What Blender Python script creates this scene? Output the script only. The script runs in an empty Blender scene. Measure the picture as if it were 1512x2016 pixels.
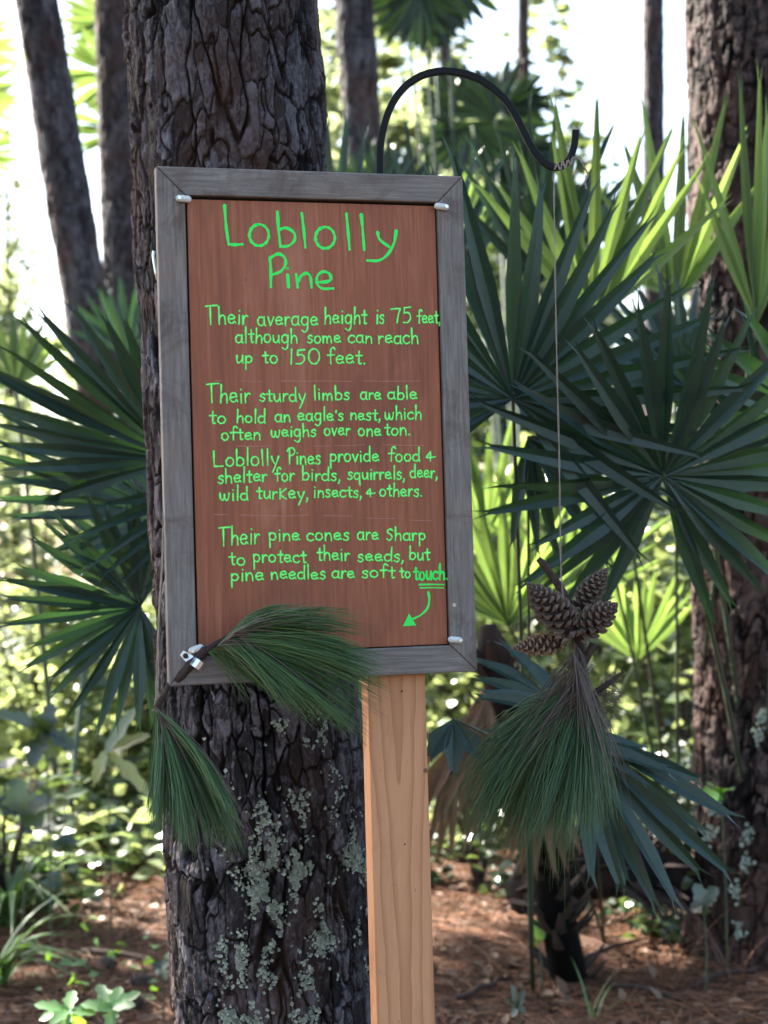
import bpy, math, random
import numpy as np
from mathutils import Vector, Matrix
random.seed(7); np.random.seed(7)
sc = bpy.context.scene
R = math.radians

# ------------------------------------------------------------ camera
F = 3275.0                                        # focal length in photo pixels (1512 wide)
CAM = np.array([0.0, 0.0, 1.2])
dn = np.array([.02846, .99932, -.0236]); dn /= np.linalg.norm(dn)     # world down, seen from the camera
fw = np.array([0, 0, 1.]) - dn[2]*dn; fw /= np.linalg.norm(fw)
rt = np.cross(dn, fw)
C2W = np.array([rt, fw, -dn])                     # camera vector -> world vector
def at(px, py, D):
    v = C2W @ np.array([(px-756)/F*D, (py-1008)/F*D, D])
    return CAM + v
def vat(a, D): return np.array([at(p[0], p[1], D) for p in a])
cd = bpy.data.cameras.new('camera'); cam = bpy.data.objects.new('camera', cd); sc.collection.objects.link(cam)
cx, cy, cz = C2W @ np.array([1,0,0]), C2W @ np.array([0,-1,0]), C2W @ np.array([0,0,-1])
cam.matrix_world = Matrix(((cx[0],cy[0],cz[0],CAM[0]),(cx[1],cy[1],cz[1],CAM[1]),(cx[2],cy[2],cz[2],CAM[2]),(0,0,0,1)))
cd.sensor_fit = 'VERTICAL'; cd.sensor_height = 32.0; cd.lens = 32.0*F/2016
cd.clip_start = .05; cd.clip_end = 600
cd.dof.use_dof = True; cd.dof.focus_distance = 2.5; cd.dof.aperture_fstop = cd.lens/12.5
sc.camera = cam

# ------------------------------------------------------------ light
SUN_EL, SUN_AZ = 43.0, -52.0                      # azimuth from +Y towards +X
wd = bpy.data.worlds.new('World'); sc.world = wd; wd.use_nodes = True
nt = wd.node_tree; bg = nt.nodes['Background']
sky = nt.nodes.new('ShaderNodeTexSky'); sky.sky_type = 'NISHITA'; sky.sun_disc = False
sky.sun_elevation = R(SUN_EL); sky.sun_rotation = R(SUN_AZ % 360); sky.air_density = 1.2; sky.dust_density = 2.5
nt.links.new(sky.outputs[0], bg.inputs[0]); bg.inputs[1].default_value = 0.06
sd = bpy.data.lights.new('sun', 'SUN'); sd.energy = 5.0; sd.angle = R(.53); sd.color = (1, .93, .82)
so = bpy.data.objects.new('sun', sd); sc.collection.objects.link(so)
sdir = Vector((math.sin(R(SUN_AZ))*math.cos(R(SUN_EL)), math.cos(R(SUN_AZ))*math.cos(R(SUN_EL)), math.sin(R(SUN_EL))))
so.rotation_euler = sdir.to_track_quat('Z', 'Y').to_euler()
sc.view_settings.view_transform = 'Standard'; sc.view_settings.look = 'None'
sc.view_settings.exposure = 3.4; sc.view_settings.gamma = 1.0; sc.view_settings.use_curve_mapping = False
sc.render.engine = 'CYCLES'
sc.cycles.max_bounces = 6; sc.cycles.diffuse_bounces = 3; sc.cycles.glossy_bounces = 2
sc.cycles.transmission_bounces = 4; sc.cycles.transparent_max_bounces = 6
sc.cycles.use_denoising = True; sc.cycles.sample_clamp_indirect = 6

# ------------------------------------------------------------ helpers
def link(o, parent=None, label=None, cat=None, group=None, kind=None):
    sc.collection.objects.link(o)
    if parent is not None: o.parent = parent
    if label: o['label'] = label
    if cat: o['category'] = cat
    if group: o['group'] = group
    if kind: o['kind'] = kind
    return o
def empty(name, loc, label, cat, group=None, rz=0):
    o = bpy.data.objects.new(name, None); o.location = loc; o.rotation_euler = (0, 0, rz); o.empty_display_size = .05
    return link(o, None, label, cat, group)
def npmesh(name, V, Fc, mats, smooth=False, mi=None):
    V = np.asarray(V, np.float32); Fc = np.asarray(Fc, np.int32)
    me = bpy.data.meshes.new(name); k = Fc.shape[1]; n = len(Fc)
    me.vertices.add(len(V)); me.vertices.foreach_set('co', V.ravel())
    me.loops.add(n*k); me.loops.foreach_set('vertex_index', Fc.ravel())
    me.polygons.add(n); me.polygons.foreach_set('loop_start', np.arange(0, n*k, k, dtype=np.int32))
    for m in (mats if isinstance(mats, (list, tuple)) else [mats]): me.materials.append(m)
    if mi is not None: me.polygons.foreach_set('material_index', np.asarray(mi, np.int32))
    me.polygons.foreach_set('use_smooth', np.full(n, smooth)); me.update(calc_edges=True)
    return me
def mobj(name, me, parent=None, **k):
    return link(bpy.data.objects.new(name, me), parent, **k)
class MB:
    def __init__(s): s.v = []; s.f = []
    def add(s, V, Fc):
        b = len(s.v); s.v += [tuple(map(float, p)) for p in V]; s.f += [tuple(b+i for i in f) for f in Fc]
    def tube(s, P, rad, n=8, cap=True, flat=1.0, up=None):
        P = [Vector(p) for p in P]; m = len(P)
        rad = [rad]*m if isinstance(rad, (int, float)) else rad
        V = []; prev = None
        for i in range(m):
            t = (P[min(i+1, m-1)] - P[max(i-1, 0)]).normalized()
            if prev is None:
                a = Vector(up) if up is not None else (Vector((0, 0, 1)) if abs(t.z) < .9 else Vector((0, 1, 0)))
                x = (a - t*a.dot(t)).normalized()
            else: x = (prev - t*prev.dot(t)).normalized()
            prev = x; y = t.cross(x)
            for k in range(n):
                an = 2*math.pi*k/n + math.pi/n
                V.append(P[i] + (x*math.cos(an)*flat + y*math.sin(an))*rad[i])
        Fc = [(i*n+k, i*n+(k+1)%n, (i+1)*n+(k+1)%n, (i+1)*n+k) for i in range(m-1) for k in range(n)]
        if cap: Fc += [tuple(range(n-1, -1, -1)), tuple((m-1)*n+k for k in range(n))]
        s.add(V, Fc)
    def box(s, lo, hi):
        x0, y0, z0 = lo; x1, y1, z1 = hi
        s.add([(x0,y0,z0),(x1,y0,z0),(x1,y1,z0),(x0,y1,z0),(x0,y0,z1),(x1,y0,z1),(x1,y1,z1),(x0,y1,z1)],
              [(0,3,2,1),(4,5,6,7),(0,1,5,4),(1,2,6,5),(2,3,7,6),(3,0,4,7)])
    def mesh(s, name, mat, smooth=False):
        me = bpy.data.meshes.new(name); me.from_pydata(s.v, [], s.f); me.materials.append(mat)
        if smooth: me.polygons.foreach_set('use_smooth', [True]*len(me.polygons))
        me.update(); return me
    def obj(s, name, mat, parent=None, smooth=False, bevel=0, **k):
        o = mobj(name, s.mesh(name, mat, smooth), parent, **k)
        if bevel:
            b = o.modifiers.new('bevel', 'BEVEL'); b.width = bevel; b.segments = 2; b.limit_method = 'ANGLE'
        return o
def hash2(ix, iy, s):
    h = np.sin(ix*127.1 + iy*311.7 + s*74.7)*43758.5453
    return h - np.floor(h)
def vnoise(x, y, s=0):
    ix, iy = np.floor(x), np.floor(y); fx, fy = x-ix, y-iy
    fx = fx*fx*(3-2*fx); fy = fy*fy*(3-2*fy)
    a, b, c, d = hash2(ix,iy,s), hash2(ix+1,iy,s), hash2(ix,iy+1,s), hash2(ix+1,iy+1,s)
    return (a*(1-fx)+b*fx)*(1-fy) + (c*(1-fx)+d*fx)*fy
def fbm(x, y, s=0, o=4):
    t = 0; a = .5
    for k in range(o): t = t + a*(vnoise(x, y, s+k*13)-.5); x = x*2.03; y = y*2.03; a *= .55
    return t
def voro(x, y, s=0, per=None):
    """distance to the nearest and second nearest cell point, and a random value of the nearest cell"""
    ix, iy = np.floor(x), np.floor(y)
    d1 = np.full(x.shape, 9.); d2 = d1.copy(); cid = np.zeros(x.shape)
    for a in (-1, 0, 1):
        for b in (-1, 0, 1):
            jx, jy = ix+a, iy+b
            kx = np.mod(jx, per) if per else jx
            dx = jx + .1 + .8*hash2(kx, jy, s) - x; dy = jy + .1 + .8*hash2(kx, jy, s+5) - y
            d = np.maximum(np.abs(dx)*1.0, np.abs(dy))*.6 + np.sqrt(dx*dx+dy*dy)*.4
            r = hash2(kx, jy, s+9); near = d < d1
            d2 = np.where(near, d1, np.minimum(d2, d)); cid = np.where(near, r, cid); d1 = np.where(near, d, d1)
    return d1, d2, cid

# ------------------------------------------------------------ materials
def mat(name):
    m = bpy.data.materials.new(name); m.use_nodes = True; nt = m.node_tree
    return m, nt, nt.nodes['Principled BSDF']
def N(nt, t, **k):
    n = nt.nodes.new(t)
    for a, b in k.items(): setattr(n, a, b)
    return n
def ramp(nt, src, stops):
    r = N(nt, 'ShaderNodeValToRGB'); e = r.color_ramp.elements
    while len(e) < len(stops): e.new(.5)
    for i, (p, c) in enumerate(stops): e[i].position = p; e[i].color = (*c, 1)
    nt.links.new(src, r.inputs[0]); return r.outputs[0]
def noise(nt, vec, scale, detail=4, rough=.6, dist=0):
    n = N(nt, 'ShaderNodeTexNoise'); n.inputs['Scale'].default_value = scale; n.inputs['Detail'].default_value = detail
    n.inputs['Roughness'].default_value = rough; n.inputs['Distortion'].default_value = dist
    if vec is not None: nt.links.new(vec, n.inputs['Vector'])
    return n.outputs[0]
def mapping(nt, scale, coord='Object', loc=(0,0,0)):
    tc = N(nt, 'ShaderNodeTexCoord'); mp = N(nt, 'ShaderNodeMapping'); mp.inputs['Scale'].default_value = scale
    mp.inputs['Location'].default_value = loc
    nt.links.new(tc.outputs[coord], mp.inputs[0]); return mp.outputs[0]
def mix(nt, fac, a, b, mode='MIX'):
    m = N(nt, 'ShaderNodeMix', data_type='RGBA', blend_type=mode)
    for s, v in ((0, fac), (6, a), (7, b)):
        if isinstance(v, (int, float)): m.inputs[s].default_value = v
        elif isinstance(v, tuple): m.inputs[s].default_value = (*v, 1)
        else: nt.links.new(v, m.inputs[s])
    return m.outputs[2]
def math_(nt, op, a, b=None, c=None):
    m = N(nt, 'ShaderNodeMath', operation=op)
    for i, v in enumerate((a, b, c)):
        if v is None: continue
        if isinstance(v, (int, float)): m.inputs[i].default_value = v
        else: nt.links.new(v, m.inputs[i])
    return m.outputs[0]
def bump(nt, p, h, strength=.5, dist=.002):
    b = N(nt, 'ShaderNodeBump'); b.inputs['Strength'].default_value = strength; b.inputs['Distance'].default_value = dist
    nt.links.new(h, b.inputs['Height']); nt.links.new(b.outputs[0], p.inputs['Normal'])
def leaf_mat(name, c1, c2, trans, tr=.4, rough=.38, spec=.5, stripes=False):
    m, nt, p = mat(name); g = N(nt, 'ShaderNodeNewGeometry')
    oi = N(nt, 'ShaderNodeObjectInfo')
    rnd = math_(nt, 'FRACT', math_(nt, 'ADD', g.outputs['Random Per Island'], oi.outputs['Random']))
    col = mix(nt, rnd, c1, c2)
    if stripes:
        tc = N(nt, 'ShaderNodeTexCoord'); sp = N(nt, 'ShaderNodeSeparateXYZ'); nt.links.new(tc.outputs['Object'], sp.inputs[0])
        s = math_(nt, 'SINE', math_(nt, 'MULTIPLY', sp.outputs[0], 2400))
        mp = mapping(nt, (30, 5, 30)); nz = noise(nt, mp, 6, 5)
        col = mix(nt, nz, col, mix(nt, .6, col, (.002, .006, .005)), 'MIX')
        old = ramp(nt, noise(nt, mapping(nt, (9, 9, 9)), 1.6, 5, .7), [(.60, (0,0,0)), (.72, (.75,.75,.75))])
        col = mix(nt, old, col, (.085,.085,.028))
        bump(nt, p, s, .25, .0006)
    nt.links.new(col, p.inputs['Base Color']); p.inputs['Roughness'].default_value = rough
    p.inputs['Specular IOR Level'].default_value = spec
    t = N(nt, 'ShaderNodeBsdfTranslucent'); tcol = mix(nt, rnd, trans, tuple(x*.28 for x in trans)); nt.links.new(tcol, t.inputs[0])
    mx = N(nt, 'ShaderNodeMixShader'); mx.inputs[0].default_value = tr
    out = nt.nodes['Material Output']
    nt.links.new(p.outputs[0], mx.inputs[1]); nt.links.new(t.outputs[0], mx.inputs[2]); nt.links.new(mx.outputs[0], out.inputs[0])
    return m
def plain(name, col, rough=.6, metal=0, spec=.5):
    m, nt, p = mat(name); p.inputs['Base Color'].default_value = (*col, 1); p.inputs['Roughness'].default_value = rough
    p.inputs['Metallic'].default_value = metal; p.inputs['Specular IOR Level'].default_value = spec; return m

def bark_mat(name, dark, mid, light, bscale=1.0):
    m, nt, p = mat(name)
    v = mapping(nt, (1, 1, .45)); n1 = noise(nt, v, 38*bscale, 7, .78, .9)
    v2 = mapping(nt, (1, 1, .6)); n2 = noise(nt, v2, 9*bscale, 3, .6)
    at_ = N(nt, 'ShaderNodeAttribute', attribute_name='plate')
    n4 = noise(nt, v, 95*bscale, 5, .75, 1.0)
    fac = math_(nt, 'ADD', math_(nt, 'MULTIPLY', at_.outputs['Fac'], .45), math_(nt, 'ADD', math_(nt, 'MULTIPLY', n1, .55), math_(nt, 'MULTIPLY', math_(nt, 'SUBTRACT', n4, .5), .55)))
    c = ramp(nt, fac, [(.30, dark), (.47, mid), (.70, light)])
    c = mix(nt, ramp(nt, noise(nt, v2, 5, 2), [(.45, (0,0,0)), (.7, (1,1,1))]), c, mix(nt, .6, c, (.065, .032, .022)))
    nt.links.new(c, p.inputs['Base Color']); p.inputs['Roughness'].default_value = .78; p.inputs['Specular IOR Level'].default_value = .16
    h = math_(nt, 'ADD', n1, math_(nt, 'MULTIPLY', noise(nt, v, 150*bscale, 4), .35)); bump(nt, p, h, .9, .006)
    return m
M = {}
M['bark'] = bark_mat('bark_main', (.0035,.003,.0033), (.017,.015,.0165), (.115,.108,.122))
M['bark2'] = bark_mat('bark_right', (.003,.0025,.0025), (.010,.0075,.007), (.10,.066,.058))
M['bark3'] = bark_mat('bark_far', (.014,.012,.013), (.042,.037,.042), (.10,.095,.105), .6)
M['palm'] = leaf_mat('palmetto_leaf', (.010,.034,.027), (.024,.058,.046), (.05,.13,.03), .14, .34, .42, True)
M['palm_b'] = leaf_mat('palmetto_leaf_yellow', (.03,.065,.035), (.05,.10,.045), (.30,.47,.09), .43, .4, .5, True)  # backlit copy of the palmetto leaf: sun through the blades put into the colour
M['palm_far'] = leaf_mat('palm_leaf_far', (.006,.016,.012), (.011,.024,.015), (.05,.11,.02), .10, .4, .3)  # shaded copy: shade among the distant fans put into a darker colour
M['palm_dead'] = leaf_mat('dead_palm_leaf', (.09,.055,.035), (.20,.125,.075), (.2,.12,.05), .2, .7, .2)
M['petiole'] = plain('petiole', (.035,.055,.03), .5)
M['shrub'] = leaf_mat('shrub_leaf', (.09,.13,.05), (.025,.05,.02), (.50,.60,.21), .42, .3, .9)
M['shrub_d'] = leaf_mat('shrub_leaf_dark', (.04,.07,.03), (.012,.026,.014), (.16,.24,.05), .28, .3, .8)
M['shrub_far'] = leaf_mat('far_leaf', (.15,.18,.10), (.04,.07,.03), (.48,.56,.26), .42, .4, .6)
M['grass'] = leaf_mat('strap_leaf', (.05,.11,.04), (.09,.17,.05), (.26,.48,.08), .35, .38, .5)
M['seedling'] = leaf_mat('seedling_leaf', (.09,.19,.09), (.13,.25,.10), (.40,.75,.05), .45, .45, .4)
M['needle'] = leaf_mat('pine_needle', (.020,.062,.022), (.075,.155,.040), (.16,.28,.04), .2, .34, .6)
M['needle_brown'] = leaf_mat('dry_needle', (.07,.05,.04), (.14,.10,.08), (.12,.08,.04), .12, .5, .4)
M['crown'] = leaf_mat('pine_crown', (.03,.06,.02), (.05,.09,.03), (.10,.16,.03), .25, .5, .4)
M['litter'] = leaf_mat('needle_litter', (.04,.022,.016), (.28,.13,.07), (.2,.1,.04), .1, .55, .3)
M['litter_leaf'] = leaf_mat('litter_leaf', (.10,.055,.035), (.22,.14,.09), (.2,.12,.05), .2, .6, .3)
M['lichen'] = leaf_mat('lichen', (.22,.26,.21), (.36,.40,.33), (.3,.35,.25), .1, .9, .1)
M['twig'] = bark_mat('twig', (.05,.035,.03), (.13,.085,.065), (.24,.17,.13), 4)
M['black'] = plain('black_powder_coat', (.003,.0035,.005), .5, 0, .15)
M['zinc'] = plain('zinc', (.62,.66,.70), .28, .9)
M['screw'] = plain('dark_screw', (.02,.02,.022), .4, .6)
M['twine'] = plain('twine', (.24,.20,.17), .9, 0, .1)
M['letters'] = plain('green_paint', (.02,.72,.09), .5, 0, .3)
M['letters_light'] = plain('green_paint_thin', (.24,.90,.20), .5, 0, .3)
M['chalk'] = plain('faint_line', (.33,.14,.11), .8)
M['cone'] = plain('cone_scale', (.022,.013,.011), .6)
M['cone_tip'] = plain('cone_tip', (.105,.073,.056), .7)
M['cone_dry'] = plain('cone_tip_tan', (.21,.135,.085), .7)
m, nt, p = mat('clip_plastic'); p.inputs['Base Color'].default_value = (.72,.74,.70,1); p.inputs['Roughness'].default_value = .3
p.inputs['Transmission Weight'].default_value = .35; M['clip'] = m
# weathered frame wood, grain along local X of each rail
def frame_mat(name, axis):
    m, nt, p = mat(name); s = (4, 60, 60) if axis == 0 else (60, 60, 4)
    n1 = noise(nt, mapping(nt, s), 3.2, 8, .65, .4); n2 = noise(nt, mapping(nt, tuple(x*.12 for x in s)), 7, 3)
    c = ramp(nt, n1, [(.25, (.075,.063,.055)), (.5, (.165,.150,.138)), (.75, (.28,.258,.24))])
    c = mix(nt, math_(nt, 'MULTIPLY', n2, .75), c, (.11,.092,.085) )
    n3 = noise(nt, mapping(nt, (1,1,1), loc=(3,1,2)), 6, 3)
    c = mix(nt, ramp(nt, n3, [(.5,(0,0,0)),(.75,(1,1,1))]), c, mix(nt, .4, c, (.22,.15,.10)))
    nt.links.new(c, p.inputs['Base Color']); p.inputs['Roughness'].default_value = .8; p.inputs['Specular IOR Level'].default_value = .25
    st = noise(nt, mapping(nt, (9,9,9), loc=(2,5,1)), 1.3, 6, .7, 1); c2 = mix(nt, ramp(nt, st, [(.52, (0,0,0)), (.66, (.65,.65,.65))]), c, (.075,.055,.045))
    c2 = mix(nt, ramp(nt, noise(nt, mapping(nt, tuple(x*2 for x in s)), 5, 3), [(.66, (0,0,0)), (.74, (.5,.5,.5))]), c2, (.36,.34,.32)); nt.links.new(c2, p.inputs['Base Color'])
    bump(nt, p, n1, .8, .0016); return m
M['frame_h'] = frame_mat('frame_h', 0); M['frame_v'] = frame_mat('frame_v', 2)
m, nt, p = mat('red_stained_panel')
n1 = noise(nt, mapping(nt, (55, 1, 2.2)), 3, 8, .6, .5); n2 = noise(nt, mapping(nt, (7, 1, 1.6)), 2.0, 4, .5, .8)
c = ramp(nt, n1, [(.25, (.13,.040,.020)), (.5, (.25,.085,.038)), (.80, (.37,.145,.085))])
c = mix(nt, math_(nt, 'MULTIPLY', n2, .8), c, (.20,.056,.028))
kn = N(nt, 'ShaderNodeTexVoronoi'); kn.inputs['Scale'].default_value = 5.5; nt.links.new(mapping(nt, (1, .2, 1), loc=(.3,0,.1)), kn.inputs['Vector'])
c = mix(nt, ramp(nt, kn.outputs[0], [(.025, (.8,.8,.8)), (.06, (0,0,0))]), c, (.10,.035,.025))
nt.links.new(c, p.inputs['Base Color']); p.inputs['Roughness'].default_value = .62; p.inputs['Specular IOR Level'].default_value = .3
st = noise(nt, mapping(nt, (5, 1, 1.1), loc=(7,0,3)), 1.7, 6, .65, 1.2)
c2 = mix(nt, ramp(nt, st, [(.50, (0,0,0)), (.66, (.55,.55,.55))]), c, (.12,.040,.022)); c2 = mix(nt, ramp(nt, st, [(.30, (.4,.4,.4)), (.42, (0,0,0))]), c2, (.40,.18,.11))
dots = N(nt, 'ShaderNodeTexVoronoi'); dots.inputs['Scale'].default_value = 38; nt.links.new(mapping(nt, (1, .1, .7)), dots.inputs['Vector'])
c2 = mix(nt, ramp(nt, dots.outputs[0], [(.03, (.6,.6,.6)), (.07, (0,0,0))]), c2, (.09,.03,.02)); nt.links.new(c2, p.inputs['Base Color'])
bump(nt, p, n1, .3, .0008); M['panel'] = m
# pale lumber with cathedral grain
m, nt, p = mat('lumber'); tc = N(nt, 'ShaderNodeTexCoord'); sp = N(nt, 'ShaderNodeSeparateXYZ'); nt.links.new(tc.outputs['Object'], sp.inputs[0])
wob = noise(nt, mapping(nt, (14, 14, 2.6)), 1.3, 4, .5)
X = math_(nt, 'ADD', sp.outputs[0], math_(nt, 'MULTIPLY', math_(nt, 'SUBTRACT', wob, .5), .012))
rr = math_(nt, 'SQRT', math_(nt, 'ADD', math_(nt, 'MULTIPLY', X, X), .00006))
v = math_(nt, 'ADD', math_(nt, 'MULTIPLY', rr, 60), math_(nt, 'MULTIPLY', sp.outputs[2], -2.6))
v = math_(nt, 'ADD', v, math_(nt, 'MULTIPLY', noise(nt, mapping(nt, (3, 3, 1.5)), 2, 3), 1.6))
fr = math_(nt, 'FRACT', v)
ring = ramp(nt, fr, [(0, (.05,.05,.05)), (.55, (.12,.12,.12)), (.90, (.8,.8,.8)), (.96, (1,1,1)), (1.0, (.05,.05,.05))])
fine = noise(nt, mapping(nt, (160, 160, 3)), 2, 5)
c = mix(nt, fine, (.42,.205,.098), (.53,.280,.145))
c = mix(nt, math_(nt, 'MULTIPLY', ring, .62), c, (.24,.09,.036))
c = mix(nt, ramp(nt, noise(nt, mapping(nt, (1,1,.4)), 9, 3), [(.4,(0,0,0)),(.8,(1,1,1))]), c, mix(nt, .35, c, (.28,.12,.055)))
vk = N(nt, 'ShaderNodeVectorMath', operation='DISTANCE')       # a knot low on the post
mk = N(nt, 'ShaderNodeMapping'); mk.inputs['Scale'].default_value = (1, .2, .75); nt.links.new(tc.outputs['Object'], mk.inputs[0])
nt.links.new(mk.outputs[0], vk.inputs[0]); vk.inputs[1].default_value = (.004, 0, .405*.75)
kd = math_(nt, 'ADD', vk.outputs['Value'], math_(nt, 'MULTIPLY', noise(nt, mapping(nt, (40,40,40)), 1, 2), .008))
kr = ramp(nt, math_(nt, 'FRACT', math_(nt, 'MULTIPLY', kd, 130)), [(.5, (0,0,0)), (.9, (1,1,1)), (1, (0,0,0))])
km = ramp(nt, kd, [(.010, (1,1,1)), (.034, (0,0,0))])
c = mix(nt, math_(nt, 'MULTIPLY', km, .9), c, mix(nt, kr, (.30,.135,.065), (.17,.07,.033)))
nt.links.new(c, p.inputs['Base Color']); p.inputs['Roughness'].default_value = .6; p.inputs['Specular IOR Level'].default_value = .3
dirt = noise(nt, mapping(nt, (12,12,5)), 1.5, 7, .75, .8); c2 = mix(nt, ramp(nt, dirt, [(.52, (0,0,0)), (.70, (.42,.42,.42))]), c, (.20,.105,.055))
dd = N(nt, 'ShaderNodeTexVoronoi'); dd.inputs['Scale'].default_value = 46; nt.links.new(mapping(nt, (1, 1, .5)), dd.inputs['Vector'])
c2 = mix(nt, ramp(nt, dd.outputs[0], [(.035, (.6,.6,.6)), (.07, (0,0,0))]), c2, (.17,.08,.04)); nt.links.new(c2, p.inputs['Base Color'])
bump(nt, p, math_(nt, 'ADD', fine, dirt), .35, .001); M['lumber'] = m
# ground
m, nt, p = mat('forest_floor'); v = mapping(nt, (1,1,1)); n1 = noise(nt, v, 9, 8, .75, 1.5); n2 = noise(nt, v, 70, 5, .7, 2); n3 = noise(nt, v, .7, 3)
c = ramp(nt, n1, [(.3, (.035,.022,.018)), (.5, (.09,.052,.037)), (.7, (.19,.10,.065))])
c = mix(nt, math_(nt, 'MULTIPLY', n2, .9), c, (.06,.034,.026)); c = mix(nt, ramp(nt, n3, [(.5,(0,0,0)),(.7,(1,1,1))]), c, mix(nt,.5,c,(.09,.10,.035)))
nt.links.new(c, p.inputs['Base Color']); p.inputs['Roughness'].default_value = .95; p.inputs['Specular IOR Level'].default_value = .1
bump(nt, p, math_(nt, 'ADD', n1, n2), 1, .02); M['ground'] = m

# ------------------------------------------------------------ ground
def gz(x, y): return .05*fbm(x*.5, y*.5, 3, 3) + .045*fbm(x*3, y*3, 8, 3)
xs = np.concatenate([np.linspace(-60, -5, 16), np.linspace(-4.6, 4.6, 230), np.linspace(5, 60, 16)])
ys = np.concatenate([np.linspace(-14, 2.6, 14), np.linspace(2.8, 12, 260), np.linspace(12.5, 140, 40)])
gx, gy = np.meshgrid(xs, ys); gzv = gz(gx, gy)
V = np.stack([gx, gy, gzv], -1).reshape(-1, 3); nx = len(xs); ny = len(ys)
i, j = np.meshgrid(np.arange(nx-1), np.arange(ny-1)); q = (j*nx+i).ravel()
mobj('ground', npmesh('ground', V, np.stack([q, q+1, q+nx+1, q+nx], 1), M['ground'], True), kind='structure')
def G(x, y): return float(gz(np.array(x, float), np.array(y, float)))

# ------------------------------------------------------------ pine trunks
def bark_h(u, z, r, seed, cell=.033):
    """relief of plated bark, u = arc length round the trunk, z = height; per = cells round"""
    s = 1/cell
    wx = fbm(u*5, z*3, seed, 4)*.05 + fbm(u*45, z*30, seed+61, 3)*.010; wz = fbm(u*9+5, z*5, seed+3, 4)*.11 + fbm(u*50+3, z*34, seed+63, 3)*.022
    d1, d2, c1 = voro((u+wx)*s, (z+wz)*s*.30, seed, None)
    e = d2-d1; dep = np.clip(.35+2.6*(vnoise(u*16, z*9, seed+71)-.25), .12, 1)
    fv = fbm(u*15+wx*14+3, z*3.6+wz*2.5, seed+101, 3); fv2 = fbm(u*22+wx*20+7, z*8+wz*4, seed+111, 3)
    wid_ = .018+.035*np.clip(vnoise(u*9, z*4, seed+121)-.35, 0, 1)
    fur = 1-np.clip(np.abs(fv)/wid_, 0, 1); fur2 = (1-np.clip(np.abs(fv2)/.022, 0, 1))*.6
    crack = np.maximum(np.maximum(fur, fur2), (1-np.clip(e/.065, 0, 1)**.7)*dep*.8); shoulder = np.clip(np.abs(fv)/.07, 0, 1)**.5; dep = 1
    # thin flaky layers: terraces of a warped noise
    q = (fbm(u*17+wx*30, z*9+wz*20, seed+81, 4)+.5)*9; fq = q-np.floor(q); ter = np.floor(q)+np.clip((fq-.88)/.12, 0, 1)
    q2 = (fbm(u*44+2, z*21, seed+91, 3)+.5)*7; fq2 = q2-np.floor(q2); ter2 = np.floor(q2)+np.clip((fq2-.8)/.2, 0, 1)
    h = .016 + .007*(c1-.5) + shoulder*.003 - crack*.015 + (ter-4.5)*.0017 + (ter2-3.5)*.0013 + .008*fbm(u*6, z*3, seed+41, 2) + .003*fbm(u*90, z*60, seed+31, 3)
    tq = np.floor(q+.1); hc = np.sin(tq*12.9+c1*78.2)*43758.5; hc = hc-np.floor(hc)
    return h, np.clip(.25*c1+.5*hc+.25*fq2 - .8*crack, 0, 1)  # random plate tone, with the shade of the furrows darkened into it
def trunk_mesh(name, p0, p1, r0, r1, z_rows, th, m, seed, flare=.0, cell=.033, amp=1.0, bend=0):
    """p0 foot, p1 top; th = angles (radians, 0 = towards camera -Y)"""
    p0, p1 = np.array(p0), np.array(p1); z_rows = np.asarray(z_rows); th = np.asarray(th)
    T, Z = np.meshgrid(th, z_rows); L = p1[2]-p0[2]; t = (Z-p0[2])/L
    r = r0+(r1-r0)*t + flare*np.exp(-np.maximum(Z-p0[2], 0)/.22)
    h, c = bark_h(T*r0, Z, r0, seed, cell)
    seam = np.clip(np.abs(np.abs(T)-math.pi)/.15, 0, 1)
    rr = r + (h*seam - .018)*amp
    x = p0[0]+(p1[0]-p0[0])*t + bend*np.sin(t*math.pi*2.2) + np.sin(T)*rr; y = p0[1]+(p1[1]-p0[1])*t - np.cos(T)*rr
    V = np.stack([x, y, Z], -1).reshape(-1, 3); n = len(th); k = len(z_rows)
    i, j = np.meshgrid(np.arange(n), np.arange(k-1)); a = (j*n+i).ravel(); b = (j*n+(i+1)%n).ravel()
    me = npmesh(name, V, np.stack([a, b, b+n, a+n], 1), m, True)
    at_ = me.attributes.new('plate', 'FLOAT', 'POINT'); at_.data.foreach_set('value', c.ravel().astype(np.float32))
    return me
def crown_mesh(name, c, rx, rz, n, seed, size=.30, m=None):
    rg = np.random.default_rng(seed); k = max(6, n//28)
    u = rg.normal(size=(k, 3)); u /= np.linalg.norm(u, axis=1)[:, None]; u *= rg.uniform(.25, 1, (k, 1))**.6
    cc = u*[rx, rx, rz]; idx = rg.integers(0, k, n)
    P = cc[idx] + rg.normal(size=(n, 3))*[.30, .30, .2]
    d = rg.normal(size=(n, 3)); d[:, 2] += .3; d /= np.linalg.norm(d, axis=1)[:, None]
    s = np.cross(d, rg.normal(size=(n, 3))); s /= np.linalg.norm(s, axis=1)[:, None]
    L = size*rg.uniform(.6, 1.3, (n, 1)); w = .045
    V = np.stack([P-s*w, P+s*w, P+d*L], 1).reshape(-1, 3) + np.array(c)
    return npmesh(name, V, np.arange(3*n).reshape(-1, 3), m or M['crown'])
def lin(a, b, n): return np.linspace(a, b, n)
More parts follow.
